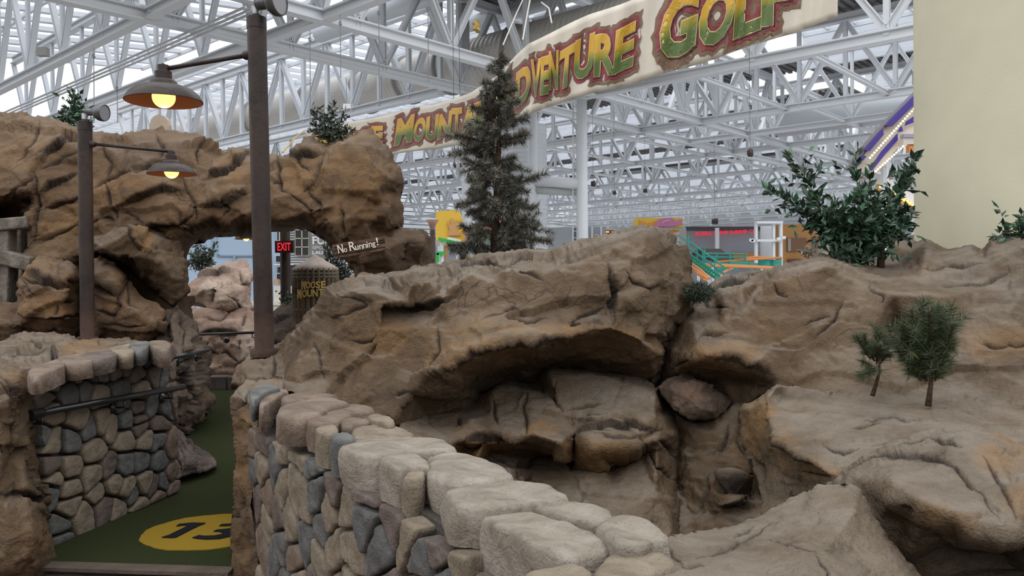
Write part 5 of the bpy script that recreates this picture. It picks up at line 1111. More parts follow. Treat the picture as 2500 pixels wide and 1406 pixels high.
tag(MB().tube([P(1158,55,20),P(1163,62,20),P(1159,72,20),P(1166,76,20),P(1162,66,20.05),P(1168,48,20)], .07, 8).build('rope_bundle', mat('yellow_rope', (.4,.28,.05), .8)), 'small ochre bundle of rope hung on the roof above the spruce', 'rope')

# ================================================================== PLANTS
def leafset(pts, dirs, L, Wd, seed, fold=.25):
    """folded four-point leaves"""
    rs = np.random.RandomState(seed); V = []; F = []
    for p, d in zip(pts, dirs):
        d = np.array(d)/max(1e-6, np.linalg.norm(d)); s = np.cross(d, rs.normal(size=3)); s /= max(1e-6, np.linalg.norm(s)); nn = np.cross(d, s)
        l = L*rs.uniform(.65,1.2); w = Wd*rs.uniform(.7,1.2); b = len(V); p = np.array(p)
        V += [p, p+d*l*.45+s*w*.5+nn*w*fold, p+d*l, p+d*l*.45-s*w*.5+nn*w*fold, p+d*l*.5]
        F += [(b,b+1,b+4),(b+1,b+2,b+4),(b+2,b+3,b+4),(b+3,b,b+4)]
    return V, F
def leafmat(name, a, b, c, rough=.45):
    m = bpy.data.materials.new(name); m.use_nodes = True; t = m.node_tree; p = t.nodes['Principled BSDF']; p.inputs['Roughness'].default_value = rough
    g = N(t,'ShaderNodeNewGeometry'); r = N(t,'ShaderNodeValToRGB'); q = r.color_ramp.elements; q[0].position = 0; q[0].color = (*a,1); q[1].position = 1; q[1].color = (*c,1)
    x = q.new(.6); x.color = (*b,1); t.links.new(g.outputs['Random Per Island'], r.inputs[0]); t.links.new(r.outputs[0], p.inputs['Base Color']); return m
LEAF = leafmat('dark_green_leaf', (.014,.030,.018), (.036,.075,.042), (.06,.16,.085))
LEAFD = leafmat('dusty_green_leaf', (.014,.022,.014), (.035,.05,.033), (.10,.12,.085))
NEED = leafmat('frosted_spruce_needle', (.028,.032,.025), (.115,.116,.090), (.40,.365,.30), .7)
PINE = leafmat('soft_pine_needle', (.018,.030,.014), (.045,.065,.030), (.15,.18,.07), .6)
BARK = mat('brown_bark', (.06,.035,.022), .9, bump=.6, bscale=50, var=.3, vscale=12)
STEM = mat('green_stem', (.06,.06,.03), .8)
def sprig_bush(name, lab, cat, base, sprigs, leafL, leafW, m, seed, dens=1.0, group=None, fill=None):
    """a bush of leafy sprigs: each sprig runs base -> tip in pixels with its depth"""
    rs = np.random.RandomState(seed); t = empty(name, base, lab, cat, group); st = MB(); pts = []; dr = []
    B = np.array(base)
    for tip, bend in sprigs:
        tip = np.array(P(*tip)); mid = (B+tip)/2 + np.array([0,0,bend]) + rs.normal(size=3)*.02
        cur = [(1-s)**2*B + 2*s*(1-s)*mid + s*s*tip for s in np.linspace(0,1,9)]
        st.tube([Vector(q) for q in cur], [.007*(1-.7*i/8) for i in range(9)], 5)
        ln = np.linalg.norm(tip-B); n = max(8, int(ln/leafL*5.5*dens))
        for k in range(n):
            s = .22 + .78*rs.rand(); p = (1-s)**2*B + 2*s*(1-s)*mid + s*s*tip
            tg = 2*(1-s)*(mid-B) + 2*s*(tip-mid); tg /= max(1e-6, np.linalg.norm(tg)); o = rs.normal(size=3); o -= tg*(o@tg); o /= np.linalg.norm(o)
            pts.append(p + o*.004); dr.append(tg*.55 + o*.8 + np.array([0,0,.15]))
            if rs.rand() < .12*dens and s < .85:
                e = p + (tg*.4+o)*leafL*rs.uniform(1.2,2.6)
                for f in np.linspace(.2,1,5): pts.append(p+(e-p)*f); dr.append((e-p)/np.linalg.norm(e-p)*.5 + rs.normal(size=3)*.7)
    if fill:
        for (u, v, Y, ru, rv, k) in fill:
            for _ in range(k):
                a = rs.rand()*6.283; r = math.sqrt(rs.rand()); p = P(u+ru*r*math.cos(a), v+rv*r*math.sin(a), Y+rs.uniform(-.16,.16)); pts.append(np.array(p)); dr.append(rs.normal(size=3)+np.array([0,-.2,.4]))
    st.build('stems', STEM, t, smooth=True)
    V, F = leafset(pts, dr, leafL, leafW, seed); mesh_obj('foliage', V, F, m, t, False)
    return t
sprig_bush('shrub', 'large dark green leafy shrub in front of the cream column', 'shrub', P(2100,640,6.3),
  [((1872,464,6.1),.05),((1930,372,6.2),-.1),((2090,372,6.3),.0),((2236,372,6.35),-.1),((2232,520,6.25),.05),((2125,400,6.5),0),((1960,470,6.0),.05),((2180,470,6.1),0),((1985,520,6.2),.05),((1978,545,6.2),.05),((2220,540,6.2),.05),((2200,500,6.4),.05),((2030,480,6.0),0),((2100,460,6.0),0),((2150,480,6.0),0),((2010,580,6.1),.06),((2180,570,6.1),.06),((1900,470,6.15),.06),((2236,378,6.3),-.08)],
    .085, .042, LEAF, 5, dens=1.1, fill=[(2105,530,6.25,62,58,210),(2095,590,6.25,80,48,280),(2080,630,6.2,65,20,140),(2030,545,6.2,35,40,70)])
MB().tube([P(2150,655,6.25), P(2152,600,6.28), P(2140,520,6.3)], [.03,.025,.015], 10).build('trunk', BARK, bpy.data.objects['shrub'], smooth=True)
sprig_bush('shrub', 'small leafy shrub growing on top of the arch by the banner end', 'shrub', P(808,350,9.55),
  [((760,258,9.5),0),((782,262,9.6),0),((812,250,9.5),0),((845,268,9.6),0),((752,320,9.4),.03),((765,300,9.5),0),((800,290,9.4),0),((830,300,9.4),0),((862,322,9.4),.04),((790,320,9.4),.02),((850,310,9.6),.02)], .07, .03, LEAFD, 6, dens=1.0, fill=[(805,330,9.5,35,22,120),(805,300,9.5,30,30,50)])
sprig_bush('shrub', 'dark leafy shrub on the rock behind the short lamp post top', 'shrub', P(190,318,9.7),
  [((172,213,9.7),0),((150,290,9.7),.04),((160,270,9.7),0),((205,255,9.7),0),((180,240,9.7),0),((225,290,9.7),.02),((215,270,9.6),0),((195,230,9.7),0)], .085, .04, LEAF, 7, dens=1.0, fill=[(185,292,9.7,30,22,110)])
sprig_bush('shrub', 'dusty green shrub on the pinkish rocks seen through the arch', 'shrub', P(495,662,14.6),
  [((482,590,14.5),0),((530,592,14.5),.02),((465,620,14.5),.03),((500,600,14.6),0),((515,610,14.4),0),((470,640,14.3),.02),((520,640,14.3),.03),((485,630,14.3),0)], .09, .04, LEAFD, 8, dens=1.3, fill=[(490,640,14.5,30,24,170)])
sprig_bush('shrub', 'tiny leafy plant beside the foot of the exit-sign post', 'shrub', P(702,742,11.7), [((685,735,11.6),.02),((700,712,11.7),0),((712,720,11.7),0),((722,730,11.6),.02)], .06, .03, LEAF, 9, fill=[(706,732,11.7,14,9,40)])
sprig_bush('shrub', 'dark green leaves poking in at the right edge beside the column foot', 'shrub', P(2540,596,5.7), [((2425,575,5.8),.03),((2440,562,5.8),.03),((2490,520,5.9),0),((2480,560,5.8),.02),((2500,545,5.8),0),((2455,578,5.7),.01)], .08, .035, LEAF, 10, dens=1.3)
sprig_bush('shrub', 'dark feathery shrub behind the barrel, under the sign', 'shrub', P(838,905,12.5), [((795,590,12.5),0),((812,600,12.6),0),((830,640,12.5),0),((820,615,12.5),0),((845,650,12.4),0)], .09, .03, LEAFD, 12, dens=1.6, fill=[(832,655,12.5,24,40,220),(812,610,12.5,14,22,60)])
sprig_bush('shrub', 'pale dried shrub far behind beside the orange building', 'shrub', P(1975,632,11), [((1955,612,11),0),((1970,600,11),0),((1990,600,11),0),((2000,610,11),0)], .06, .02, leafmat('dry_leaf',(.12,.10,.07),(.2,.17,.13),(.33,.29,.24)), 13, fill=[(1976,615,11,24,14,120)])

def brush(pts, r, n, L, rs, V, F, tipbias=0.0):
    """bottle-brush of needles along a twig"""
    pts = np.array(pts); m = len(pts)-1
    for k in range(n):
        s = rs.rand()*m; i = min(m-1, int(s)); f = s-i; p = pts[i]*(1-f)+pts[i+1]*f; tg = pts[i+1]-pts[i]; tg = tg/max(1e-6,np.linalg.norm(tg))
        o = rs.normal(size=3); o -= tg*(o@tg); o /= np.linalg.norm(o)
        d = o*.85 + tg*(.55+tipbias); d /= np.linalg.norm(d); l = L*rs.uniform(.6,1.15); sd = np.cross(d, rs.normal(size=3)); sd /= np.linalg.norm(sd); b = len(V)
        V += [p+sd*r, p-sd*r, p+d*l]; F.append((b,b+1,b+2))
def conifer(name, lab, base, top, twigs, L, nw, m, seed, trunk_r, per=420, cat='tree'):
    rs = np.random.RandomState(seed); t = empty(name, base, lab, cat); B = np.array(base); T = np.array(top)
    MB().tube([Vector(B), Vector(B*.5+T*.5+np.array([.02,0,0])), Vector(T)], [trunk_r, trunk_r*.6, trunk_r*.2], 10).build('trunk', BARK, t, smooth=True)
    V = []; F = []; st = MB()
    for a, b in twigs:
        a = np.array(a); b = np.array(b); ln = np.linalg.norm(b-a); mid = (a+b)/2 + np.array([0,0,-.05*ln]) + rs.normal(size=3)*.03*ln
        cur = [(1-s)**2*a+2*s*(1-s)*mid+s*s*b for s in np.linspace(0,1,7)]
        st.tube([Vector(q) for q in cur], .005, 5)
        brush(cur[1:], nw, int(per*ln/.3), L, rs, V, F)
        for s in (.45,.62,.8):
            if rs.rand() < .85:
                p = np.array(cur[int(s*6)]); tg = b-a; o = rs.normal(size=3)*.6; e = p + (tg/ln*.7+o)*ln*.34
                brush([p, (p+e)/2, e], nw, int(per*ln*.34/.3*1.1), L, rs, V, F)
    st.build('branches', BARK, t, smooth=True)
    mesh_obj('needles', V, F, m, t, False); return t
rs = np.random.RandomState(4); tw = []; Yt = 7.6
env = [(118,7),(160,22),(200,30),(240,42),(290,52),(330,44),(380,64),(420,58),(450,84),(500,74),(545,84),(590,110),(612,100)]
for v in np.arange(135, 622, 9.5):
    w = np.interp(v, [e[0] for e in env], [e[1] for e in env]); cx = np.interp(v, [118,620],[1217,1205])
    for k in range(1 if v < 200 else 2):
        q = rs.uniform(0, 2*math.pi); f = rs.uniform(.4,.95)
        a = P(cx, v+6, Yt); kx = Yt/FPX
        b = Vector((a.x + w*f*kx*math.cos(q), a.y + w*f*kx*math.sin(q)*.8, a.z + kx*(w*.22 + 6)))
        tw.append((a, b))
for (v, u2, v2) in ((150,1236,150),(165,1200,165),(190,1245,185),(205,1190,205),(225,1178,235),(300,1255,300),(360,1165,345),(400,1270,410),(445,1145,440),(505,1140,520),(520,1285,495),(550,1265,535),(610,1150,610),(610,1240,615),(600,1310,620),(575,1300,575),(290,1288,292),(330,1280,345),(340,1290,330),(360,1108,372),(350,1110,330),(455,1312,432),(440,1290,470),(490,1300,512),(478,1115,505),(575,1345,590),(565,1318,545),(570,1100,612),(600,1095,600),(270,1150,262),(250,1270,250),(420,1130,385),(230,1262,215),(540,1310,560),(600,1280,600),(590,1240,605),(560,1150,575),(395,1260,385),(300,1145,320)):
    cx = np.interp(v, [118,620],[1217,1205]); tw.append((P(cx, v, Yt), P(u2, v2, Yt - rs.uniform(-.2,.3))))
conifer('spruce_tree', 'dark frosted artificial spruce tree standing behind the middle rock', P(1205,650,Yt), P(1219,118,Yt), tw, .075, .0026, NEED, 4, .045, per=470)
MB().tube([P(1217,190,Yt), P(1219,125,Yt)], .01, 6)
tw = []
for (a, b) in [((1219,150),(1220,112)),]: pass
pl = []
for (u, v) in [(2255,735),(2270,760),(2225,755),(2200,790),(2300,770),(2325,745),(2330,790),(2210,830),(2240,800),(2280,810),(2310,830),(2190,850),(2230,860),(2270,860),(2305,870),(2250,900),(2290,900),(2320,880),(2180,820),(2220,900)]:
    pl.append(((2268,950), (u, v)))
rs = np.random.RandomState(9)
tw = [(P(2268 + rs.uniform(-8,8) + (u-2268)*.35, 945 + (v-945)*.35, 3.95), P(u, v, 3.95 + rs.uniform(-.12,.16))) for _, (u, v) in pl]
conifer('pine_sapling', 'small soft-needled pine with a tan stem on the right slope', P(2266,992,3.92), P(2262,860,3.95), tw, .07, .0015, PINE, 9, .016, per=520, cat='sapling')
tw = [(P(2140 + (u-2140)*.3, 900+(v-900)*.3, 4.25), P(u, v, 4.25 + rs.uniform(-.1,.1))) for u, v in [(2140,800),(2110,815),(2165,815),(2092,818),(2120,835),(2150,840),(2180,830),(2105,880),(2100,915),(2125,905),(2140,860),(2170,860)]]
conifer('pine_sapling', 'smaller thin dark pine left of the tan-stemmed one', P(2130,966,4.2), P(2146,850,4.25), tw, .06, .0013, PINE, 19, .012, per=380, cat='sapling')
V, F = [], []; rs = np.random.RandomState(31)
for k in range(1500):
    a = rs.rand()*6.283; r = math.sqrt(rs.rand()); p = np.array(P(1706+36*r*math.cos(a), 716+22*r*math.sin(a), 5.25+rs.uniform(-.1,.12))); d = rs.normal(size=3)+np.array([0,-.3,.6]); d /= np.linalg.norm(d); s = np.cross(d, rs.normal(size=3)); s /= np.linalg.norm(s); b = len(V)
    V += [p+s*.003, p-s*.003, p+d*.05]; F.append((b,b+1,b+2))
tag(mesh_obj('moss_tuft', V, F, LEAFD, None, False), 'dark mossy tuft in the dip between the two big rocks', 'plant')
V, F = [], []
# ================================================================== LEFT EDGE: MINE TIMBERS, BOARD ON THE ARCH
TIMB = rockmat('grey_timber', (.10,.085,.07), (.17,.15,.125), (.25,.225,.19), bscale=16, bs=.7, vs=3, stain_on=False)
def timber(lab, a, b, w, d, up=(0,0,1)):
    o = MB().bar(a, b, w, d, up).build('timber', TIMB); tag(o, lab, 'timber', 'mine timbers'); md = o.modifiers.new('b','BEVEL'); md.width = .02; md.segments = 2; return o
timber('weathered beam across the mine opening, upper of the two at the left edge', P(-30,552,8.75), P(74,543,8.75), .16, .13)
timber('upright weathered post under the upper beam at the left edge', P(14,556,8.8), P(10,640,8.8), .17, .17)
timber('weathered beam running behind the ochre boulder, lower of the two at the left edge', P(-30,618,8.72), P(80,645,8.72), .16, .16)
timber('short upright weathered post below the lower beam at the left edge', P(12,645,8.8), P(8,745,8.8), .2, .2)
timber('narrow dark post beside the rock, right of the pale upright at the left edge', P(48,552,9.1), P(50,632,9.1), .10, .14)
bc = [P(364,330,10.1)]
pp = [(364,330),(365,305),(368,292),(376,283),(388,279),(400,283),(408,292),(411,305),(411,330)]
o = MB().prism([P(u,v,10.1) for u,v in pp], (0,.10,0)).build('rounded_board', mat('tan_board', (.42,.34,.26), .7, var=.1)); tag(o, 'beige board with a rounded top standing on the arch under the lit shade', 'board')
# ================================================================== FAR THINGS
TEAL = mat('teal_paint', (.03,.27,.23), .5); ORNG = mat('orange_track', (.62,.24,.07), .5); GREEN = mat('stair_green', (.03,.30,.17), .5)
SHING = mat('grey_shingle', (.055,.048,.044), .9, var=.25, vscale=3)
# stairs and rails of the coaster
t = empty('staircase', P(1740,690,32), 'green steel stairway with teal railings beside the coaster track', 'staircase')
sa, sb = (1672,618), (1748,672)
for k in range(14):
    f = k/13; u = sa[0]+(sb[0]-sa[0])*f; v = sa[1]+(sb[1]-sa[1])*f
    MB().box(P(u+3,v+4,32-f*2), (.26,.4,.04)).build('step', GREEN, t)
for du, dv in ((-2,6),(9,2)):
    MB().bar(P(sa[0]+du,sa[1]+dv,32), P(sb[0]+du,sb[1]+dv,30), .05, .10).build('stringer', TEAL, t)
for dv in (-38,-22):
    MB().tube([P(1655,590+dv+22,32.5), P(1700,640+dv,31.5), P(1768,690+dv,30)], .035, 6).build('rail', TEAL, t)
for u, v in ((1680,606),(1702,640),(1720,640),(1745,660)): MB().tube([P(u,v-32,31.5), P(u,v+8,31.5)], .035, 6).build('post', TEAL, t)
t = empty('platform', P(1770,650,33), 'teal coaster platform with a thin railing in front of the grey shopfront', 'platform')
for u0, v0, u1, v1, w in ((1700,643,1850,645,.14),(1780,642,1832,643,.2),(1715,655,1800,656,.13),(1700,668,1770,662,.12),(1735,648,1800,648,.1)): MB().bar(P(u0,v0,33), P(u1,v1,33), w, w*.7).build('beam', TEAL, t)
for v in (618,627): MB().tube([P(1714,v,33.2), P(1821,v+2,33.2)], .035, 6).build('rail', TEAL, t)
for u in (1716,1750,1783,1820): MB().tube([P(u,616,33.2), P(u,645,33.2)], .04, 6).build('post', TEAL, t)
for u, v in ((1735,668),(1790,652),(1830,650),(1745,662)): MB().bar(P(u,v-10,32.5), P(u+4,v+10,32.5), .09, .09).build('strut', TEAL, t)
for u in (1867,1892): MB().tube([P(u,634,34), P(u,652,34)], .28, 12).build('pier', TEAL, t)
t = empty('coaster_track', P(1800,650,31), 'orange tubular coaster track curving past the teal platform', 'coaster track')
for pts in ([(1686,642,32),(1740,646,32),(1800,648,32),(1880,652,32),(1905,654,32)],[(1700,648,31.5),(1760,650,31.5),(1850,653,31.5),(1905,656,31.5)],[(1745,640,33),(1800,636,33.3),(1850,632,33.5),(1908,629,33.8)],[(1798,638,33.5),(1820,630,33.5),(1850,627,33.8),(1908,631,34)],[(1686,650,30),(1705,662,29),(1726,680,28)],[(1690,660,30),(1712,675,29),(1722,684,28)],[(1684,640,30.5),(1712,660,29.4),(1732,680,28.4)],[(1762,668,31),(1775,660,31.5),(1790,655,32)]):
    MB().tube([P(*q) for q in pts], .045, 8).build('rail', ORNG, t, smooth=True)
t = empty('hut_roof', P(1740,640,36), 'dark grey gabled hut roof behind the teal platform', 'hut')
g0, g1 = P(1704,607,36), P(1758,607,38)
MB().prism([g0, g1, P(1800,637,37), P(1748,637,35)], (0,0,-.12)).build('roof', SHING, t)
MB().prism([g0, g1, P(1720,637,40), P(1683,624,37)], (0,0,-.12)).build('roof', SHING, t)
MB().prism([P(1704,610,36.05), P(1742,636,35.3), P(1690,636,36.2)], (0,.1,0)).build('gable', mat('hut_dark', (.06,.055,.055), .8), t)
MB().prism([P(1700,638,36.3), P(1760,638,36.3), P(1760,668,36.3), P(1700,668,36.3)], (0,.2,0)).build('wall', GREYWALL, t)
# shopfronts along the far wall
SHOP = mat('shop_grey', (.27,.28,.31), .8); SHOPD = mat('shop_dark', (.07,.07,.08), .8); RED = mat('red_sign_letters', (.55,.02,.03), .4, emit=(.9,.02,.06), es=.55)
def fpan(name, u0, v0, u1, v1, Y, m, parent=None, th=.2):
    return MB().prism([P(u0,v0,Y), P(u1,v0,Y), P(u1,v1,Y), P(u0,v1,Y)], (0,th,0)).build(name, m, parent)
t = empty('shopfront', P(1760,690,60), 'wide grey restaurant front with dim red letters along its top', 'shopfront')
fpan('wall', 1676,553,1912,720,60,SHOP,t); fpan('dark_band', 1676,553,1912,562,59.9,SHOPD,t); fpan('side_wall', 1655,560,1676,720,59.8,mat('shop_tan', (.42,.38,.33), .8),t)
fpan('orange_dado', 1790,617,1912,650,59.8,mat('orange_brown_wall', (.42,.20,.07), .7),t)
X1 = (P(1845,565,59.7)-P(1698,572,59.7)); Xn = Vector((X1.x,0,X1.z)).normalized(); k = 59.7/FPX
q0 = P(1698,576,59.7); sign_text('lettering', 'BUBBA GUMP SHRIMP CO.', q0, Xn, Vector((-Xn.z,0,Xn.x)), 152*k, 9.5*k, RED, t, off=.0, th=.12)
fpan('pillar', 1747,556,1756,620,59,WHITE,t)
t = empty('shopfront', P(1530,640,60), 'distant shopfront with a green sign and warm strip lights', 'shopfront')
fpan('recess', 1478,562,1572,660,62,mat('brown_shop_inside', (.16,.07,.035), .8),t); g = fpan('sign_board', 1486,571,1560,590,61.8,mat('green_sign', (.01,.16,.08), .5),t)
sign_text('lettering', 'Mercantile', P(1493,583,61.7), (1,0,0), (0,0,1), 62*61.7/FPX, 9*61.7/FPX, mat('pale_green_letters', (.35,.6,.4), .5), t, off=.01, th=.1)
for u0, u1 in ((1478,1487),(1494,1508),(1515,1533),(1538,1552)): fpan('strip_light', u0,564.5,u1,567.5,61.6,mat('warm_strip', (1,.5,.1), .4, emit=(1,.45,.08), es=1.3),t)
for u in (1466,1444): fpan('post', u,553,u+4,640,58,WHITE,t)
fpan('window_frame', 1452,572,1461,586,58,WHITE,t); fpan('window_pane', 1454.5,574,1458.5,584,57.9,SHOPD,t)
t = empty('low_wall', P(1390,620,57), 'plain grey wall panels left of the distant shopfronts', 'wall panel')
fpan('panel', 1338,556,1402,640,57,mat('wall_panel_grey', (.36,.38,.40), .8),t); fpan('panel', 1402,556,1410,640,56.9,mat('wall_panel_dark', (.12,.12,.15), .8),t); fpan('panel', 1410,553,1480,640,58.5,mat('wall_panel_grey', (.36,.38,.40), .8),t)
# billboard: plain colour shapes
t = empty('billboard', P(1607,600,54), 'bright yellow and pink printed billboard behind the rock peak', 'billboard')
YB = mat('billboard_yellow', (.78,.50,.06), .5); PK = mat('billboard_pink', (.56,.20,.38), .5); OR2 = mat('billboard_orange', (.70,.32,.05), .5); WHB = mat('billboard_pale', (.70,.66,.70), .5)
fpan('panel', 1549,532,1667,555,54,YB,t)
def fpoly(name, px, Y, m, th=.03): MB().prism([P(u,v,Y) for u,v in px], (0,th,0)).build(name, m, t)
fpoly('orange_shape', [(1560,537),(1580,545),(1602,540),(1600,553),(1562,553)], 53.95, OR2); fpoly('pink_shape', [(1596,553),(1600,543),(1612,535),(1630,532),(1645,534),(1648,541),(1664,535),(1667,546),(1640,554)], 53.9, PK)
fpoly('pale_ring', [(1615,543),(1625,537),(1638,537),(1634,541),(1624,541),(1618,546)], 53.85, mat('billboard_lilac', (.66,.34,.52), .5))
fpan('panel', 1590,561,1658,600,54.5,WHB,t); fpoly('orange_shape', [(1590,561),(1658,561),(1658,566),(1620,572),(1590,575)], 54.45, OR2); fpoly('pink_shape', [(1594,561),(1628,561),(1622,565),(1600,566)], 54.4, PK); fpoly('pink_shape', [(1636,585),(1650,570),(1656,580),(1650,598),(1640,596)], 54.4, mat('billboard_rose', (.62,.36,.40), .5))
fpan('frame_rail', 1549,555,1667,558,53.8,mat('frame_grey', (.3,.3,.32), .5),t)
t = empty('billboard', P(1095,600,30), 'tall plain yellow panel left of the spruce with a tan shape on it', 'billboard')
MB().prism([P(1064,516,30),P(1113,512,30),P(1124,520,30),P(1134,560,30),P(1134,596,30),P(1064,586,30)], (0,.3,0)).build('panel', YB, t)
MB().prism([P(1093,575,29.9),P(1098,560,29.9),P(1092,541,29.9),P(1096,541,29.9),P(1102,550,29.9),P(1100,533,29.9),P(1104,532,29.9),P(1109,548,29.9),P(1113,536,29.9),P(1116,537,29.9),P(1116,560,29.9),P(1126,575,29.9)], (0,.05,0)).build('tan_shape', mat('tan_print', (.60,.33,.14), .5), t)
MB().prism([P(1133,560,29.5),P(1185,536,29.5),P(1238,516,29.5),P(1238,560,29.5),P(1200,580,29.5),P(1133,600,29.5)], (0,.2,0)).build('orange_panel', mat('orange_print', (.62,.30,.16), .5), t)
t = empty('ride', P(1090,610,28), 'bright green ride structure low behind the spruce', 'ride')
BG = mat('bright_green', (.03,.42,.08), .5)
for a, b, w in (((1070,583),(1112,593),.12),((1112,593),(1140,600),.1),((1066,618),(1088,618),.12),((1068,618),(1068,640),.12),((1190,576),(1206,582),.3),((1190,610),(1200,622),.3)): MB().bar(P(*a,28), P(*b,28), w, w).build('beam', BG, t)
MB().bar(P(1092,584,28.1), P(1125,591,28.1), .1, .16).build('white_beam', WHITE2, t); fpan('orange_block', 1084,600,1092,630,28.2,ORNG,t); fpan('pale_block', 1062,586,1100,600,29,mat('tan_block', (.45,.36,.27), .7),t)
lampR = empty('lamp_post', (P(1059,640,13.5).x,13.5,0), 'thin rusty lamp post just right of the arch foot, floodlight on top', 'lamp post')
MB().tube([Vector((P(1059,640,13.5).x,13.5,0)), P(1056,562,13.5)], .045, 14).build('pole', RUST, lampR, smooth=True)
MB().lathe(P(1056,556,13.5), [(.02,-.05),(.05,.0),(.06,.05),(.11,.13),(.10,.14),(0,.14)], 20).build('floodlight', mat('pale_copper', (.35,.22,.17), .5), lampR, smooth=True)
# building and pale blue wall behind the arch
BLUE = mat('pale_blue_wall', (.46,.60,.76), .8, var=.04, vscale=.2)
t = empty('building', P(560,740,30), 'pale blue wall with thin panel joints seen through the arch', 'building')
fpan('wall', 430,520,672,790,30,BLUE,t); fpan('joint', 515,520,518,622,29.95,mat('joint_blue', (.36,.48,.62), .8),t); fpan('joint', 527,520,530,622,29.95,mat('joint_blue', (.36,.48,.62), .8),t); fpan('ledge', 528,622,620,626,29.9,mat('joint_grey', (.33,.40,.46), .8),t); fpan('post', 569,626,575,650,29.9,mat('joint_grey', (.33,.40,.46), .8),t)
t = empty('building', P(740,740,29), 'pale clapboard building with windows and big grey wall lettering behind the barrel', 'building')
CLAP = mat('clapboard_paint', (.62,.63,.64), .7); WIN = mat('dark_window', (.035,.035,.04), .2); YW = mat('yellow_trim', (.6,.42,.1), .6)
fpan('wall', 660,520,716,800,29.5,BLUE,t); fpan('wall', 704,520,900,800,29.2,CLAP,t); fpan('grey_panel', 756,520,900,624,29.0,mat('lettered_panel', (.33,.33,.33), .8),t)
for v in range(524,760,6): MB().bar(P(706,v,29.1), P(756,v,29.1), .03, .05).build('clapboard', CLAP, t)
def window(u0, v0, u1, v1, Y, nx, ny, fm):
    w = fpan('window', u0,v0,u1,v1,Y,fm,t,.08); fpan('pane', u0+1.6,v0+1.6,u1-1.6,v1-1.6,Y-.02,WIN,w,.03); m = MB()
    for i in range(1,nx): x = u0+(u1-u0)*i/nx; m.bar(P(x,v0,Y-.04), P(x,v1,Y-.04), .035, .035)
    for i in range(1,ny): y = v0+(v1-v0)*i/ny; m.bar(P(u0,y,Y-.04), P(u1,y,Y-.04), .035, .035)
    if m.V: m.build('glazing_bar', fm, w)
TANW = mat('tan_window_frame', (.5,.46,.36), .6)
window(720,540,754,624,28.9,2,4,TANW); window(675,540,690,588,29.3,2,2,WHITE2); window(672,623,688,641,29.3,1,1,WHITE2); window(677,652,689,666,29.3,3,1,mat('dark_frame', (.1,.07,.04), .6)); window(674,667,690,686,29.3,1,1,WHITE2)
fpan('ledge', 668,644,716,647,29.0,WHITE2,t); fpan('corner_board', 704,540,707,700,29.0,WHITE2,t); fpan('counter', 668,698,716,760,28.6,mat('counter_white', (.66,.63,.55), .7),t); fpan('yellow_door', 716,690,722,720,28.6,YW,t); fpan('small_sign', 668,681,679,695,28.7,mat('tan_poster', (.5,.34,.2), .6),t); fpan('doorway', 708,648,722,700,28.8,WIN,t)
fpan('skirting', 610,735,716,745,28.5,mat('counter_white', (.66,.63,.55), .7),t)
LG = mat('light_wall_letters', (.74,.74,.74), .7); MG = mat('mid_wall_letters', (.5,.5,.5), .7); k = 28.9/FPX
for wd, v, h, w, mm in (('MUSIC',574,10,62,MG),('FUN',597,20,50,LG),('SPORTS',609,8.5,52,MG),('LAUGHS',621,8.5,54,LG)):
    sign_text('lettering', wd, P(763,v,28.9), (1,0,0), (0,0,1), w*k, h*k, mm, t, off=.025, th=.02)
# support tower, orange building
t = empty('support_tower', P(1880,660,35), 'cluster of white steel posts with floodlights in front of the orange building', 'tower')
for u, w in ((1847,6),(1890,6),(1908,6)): fpan('post', u-w/2,540,u+w/2,652,35,WHITE,t)
MB().tube([P(1872,690,35.8), P(1872,552,35.8)], .28, 18).build('core_pipe', mat('pale_grey_pipe', (.55,.56,.58), .6), t, smooth=True)
for v in (543,587): MB().bar(P(1847,v,34.9), P(1908,v,34.9), .12, .1).build('cross_bar', WHITE, t)
for u, v, s in ((1834,586,-1),(1838,588,-1),(1901,583,1),(1913,580,1)): MB().box(P(u,v,34.8), (.16,.1,.12)).build('floodlight', WHITE2, t)
t = empty('building', P(1955,640,45), 'plain orange-brown building with a dark square window behind the shrub', 'building')
OB = mat('orange_building', (.38,.19,.065), .8, var=.06, vscale=.4)
fpan('wall', 1910,547,1999,640,45,OB,t,2.0); w = fpan('window', 1922,581,1970,614,44.9,mat('brown_window', (.17,.085,.045), .7),t); fpan('pane', 1924,582,1931,613,44.85,mat('grey_pane', (.25,.25,.26), .5),w); fpan('window', 1985,580,1999,608,44.9,mat('brown_window', (.17,.085,.045), .7),t); fpan('plinth', 1925,632,1958,640,44.8,mat('plinth_dark', (.12,.05,.03), .8),t)
# purple swinging ride behind the column
PURP = mat('purple_ride_panel', (.055,.035,.25), .4); CRM = mat('cream_ride_panel', (.66,.60,.52), .5); BUL = mat('ride_bulb', (1,.8,.5), .3, emit=(1,.72,.36), es=1.6); DKE = mat('ride_edge', (.16,.14,.16), .5)
t = empty('ride', P(2170,400,24), 'slanting purple and cream ride arm studded with bulbs left of the column', 'ride')
def rpan(name, px, Y, m, th=.25): MB().prism([P(u,v,Y) for u,v in px], (0,th,0)).build(name, m, t)
rpan('cream_panel', [(2080,415),(2135,345),(2180,290),(2245,225),(2270,205),(2270,260),(2200,330),(2150,390),(2128,420)], 24, CRM)
rpan('edge_beam', [(2078,408),(2110,360),(2175,287),(2245,218),(2268,198),(2268,206),(2180,292),(2112,370),(2082,414)], 23.9, DKE, .4)
rpan('purple_panel', [(2162,306),(2240,224),(2262,214),(2262,240),(2225,262),(2180,307)], 23.8, PURP, .1); rpan('purple_panel', [(2112,366),(2155,314),(2158,328),(2124,368)], 23.8, PURP, .1); rpan('purple_panel', [(2083,408),(2106,378),(2116,382),(2090,410)], 23.8, PURP, .1)
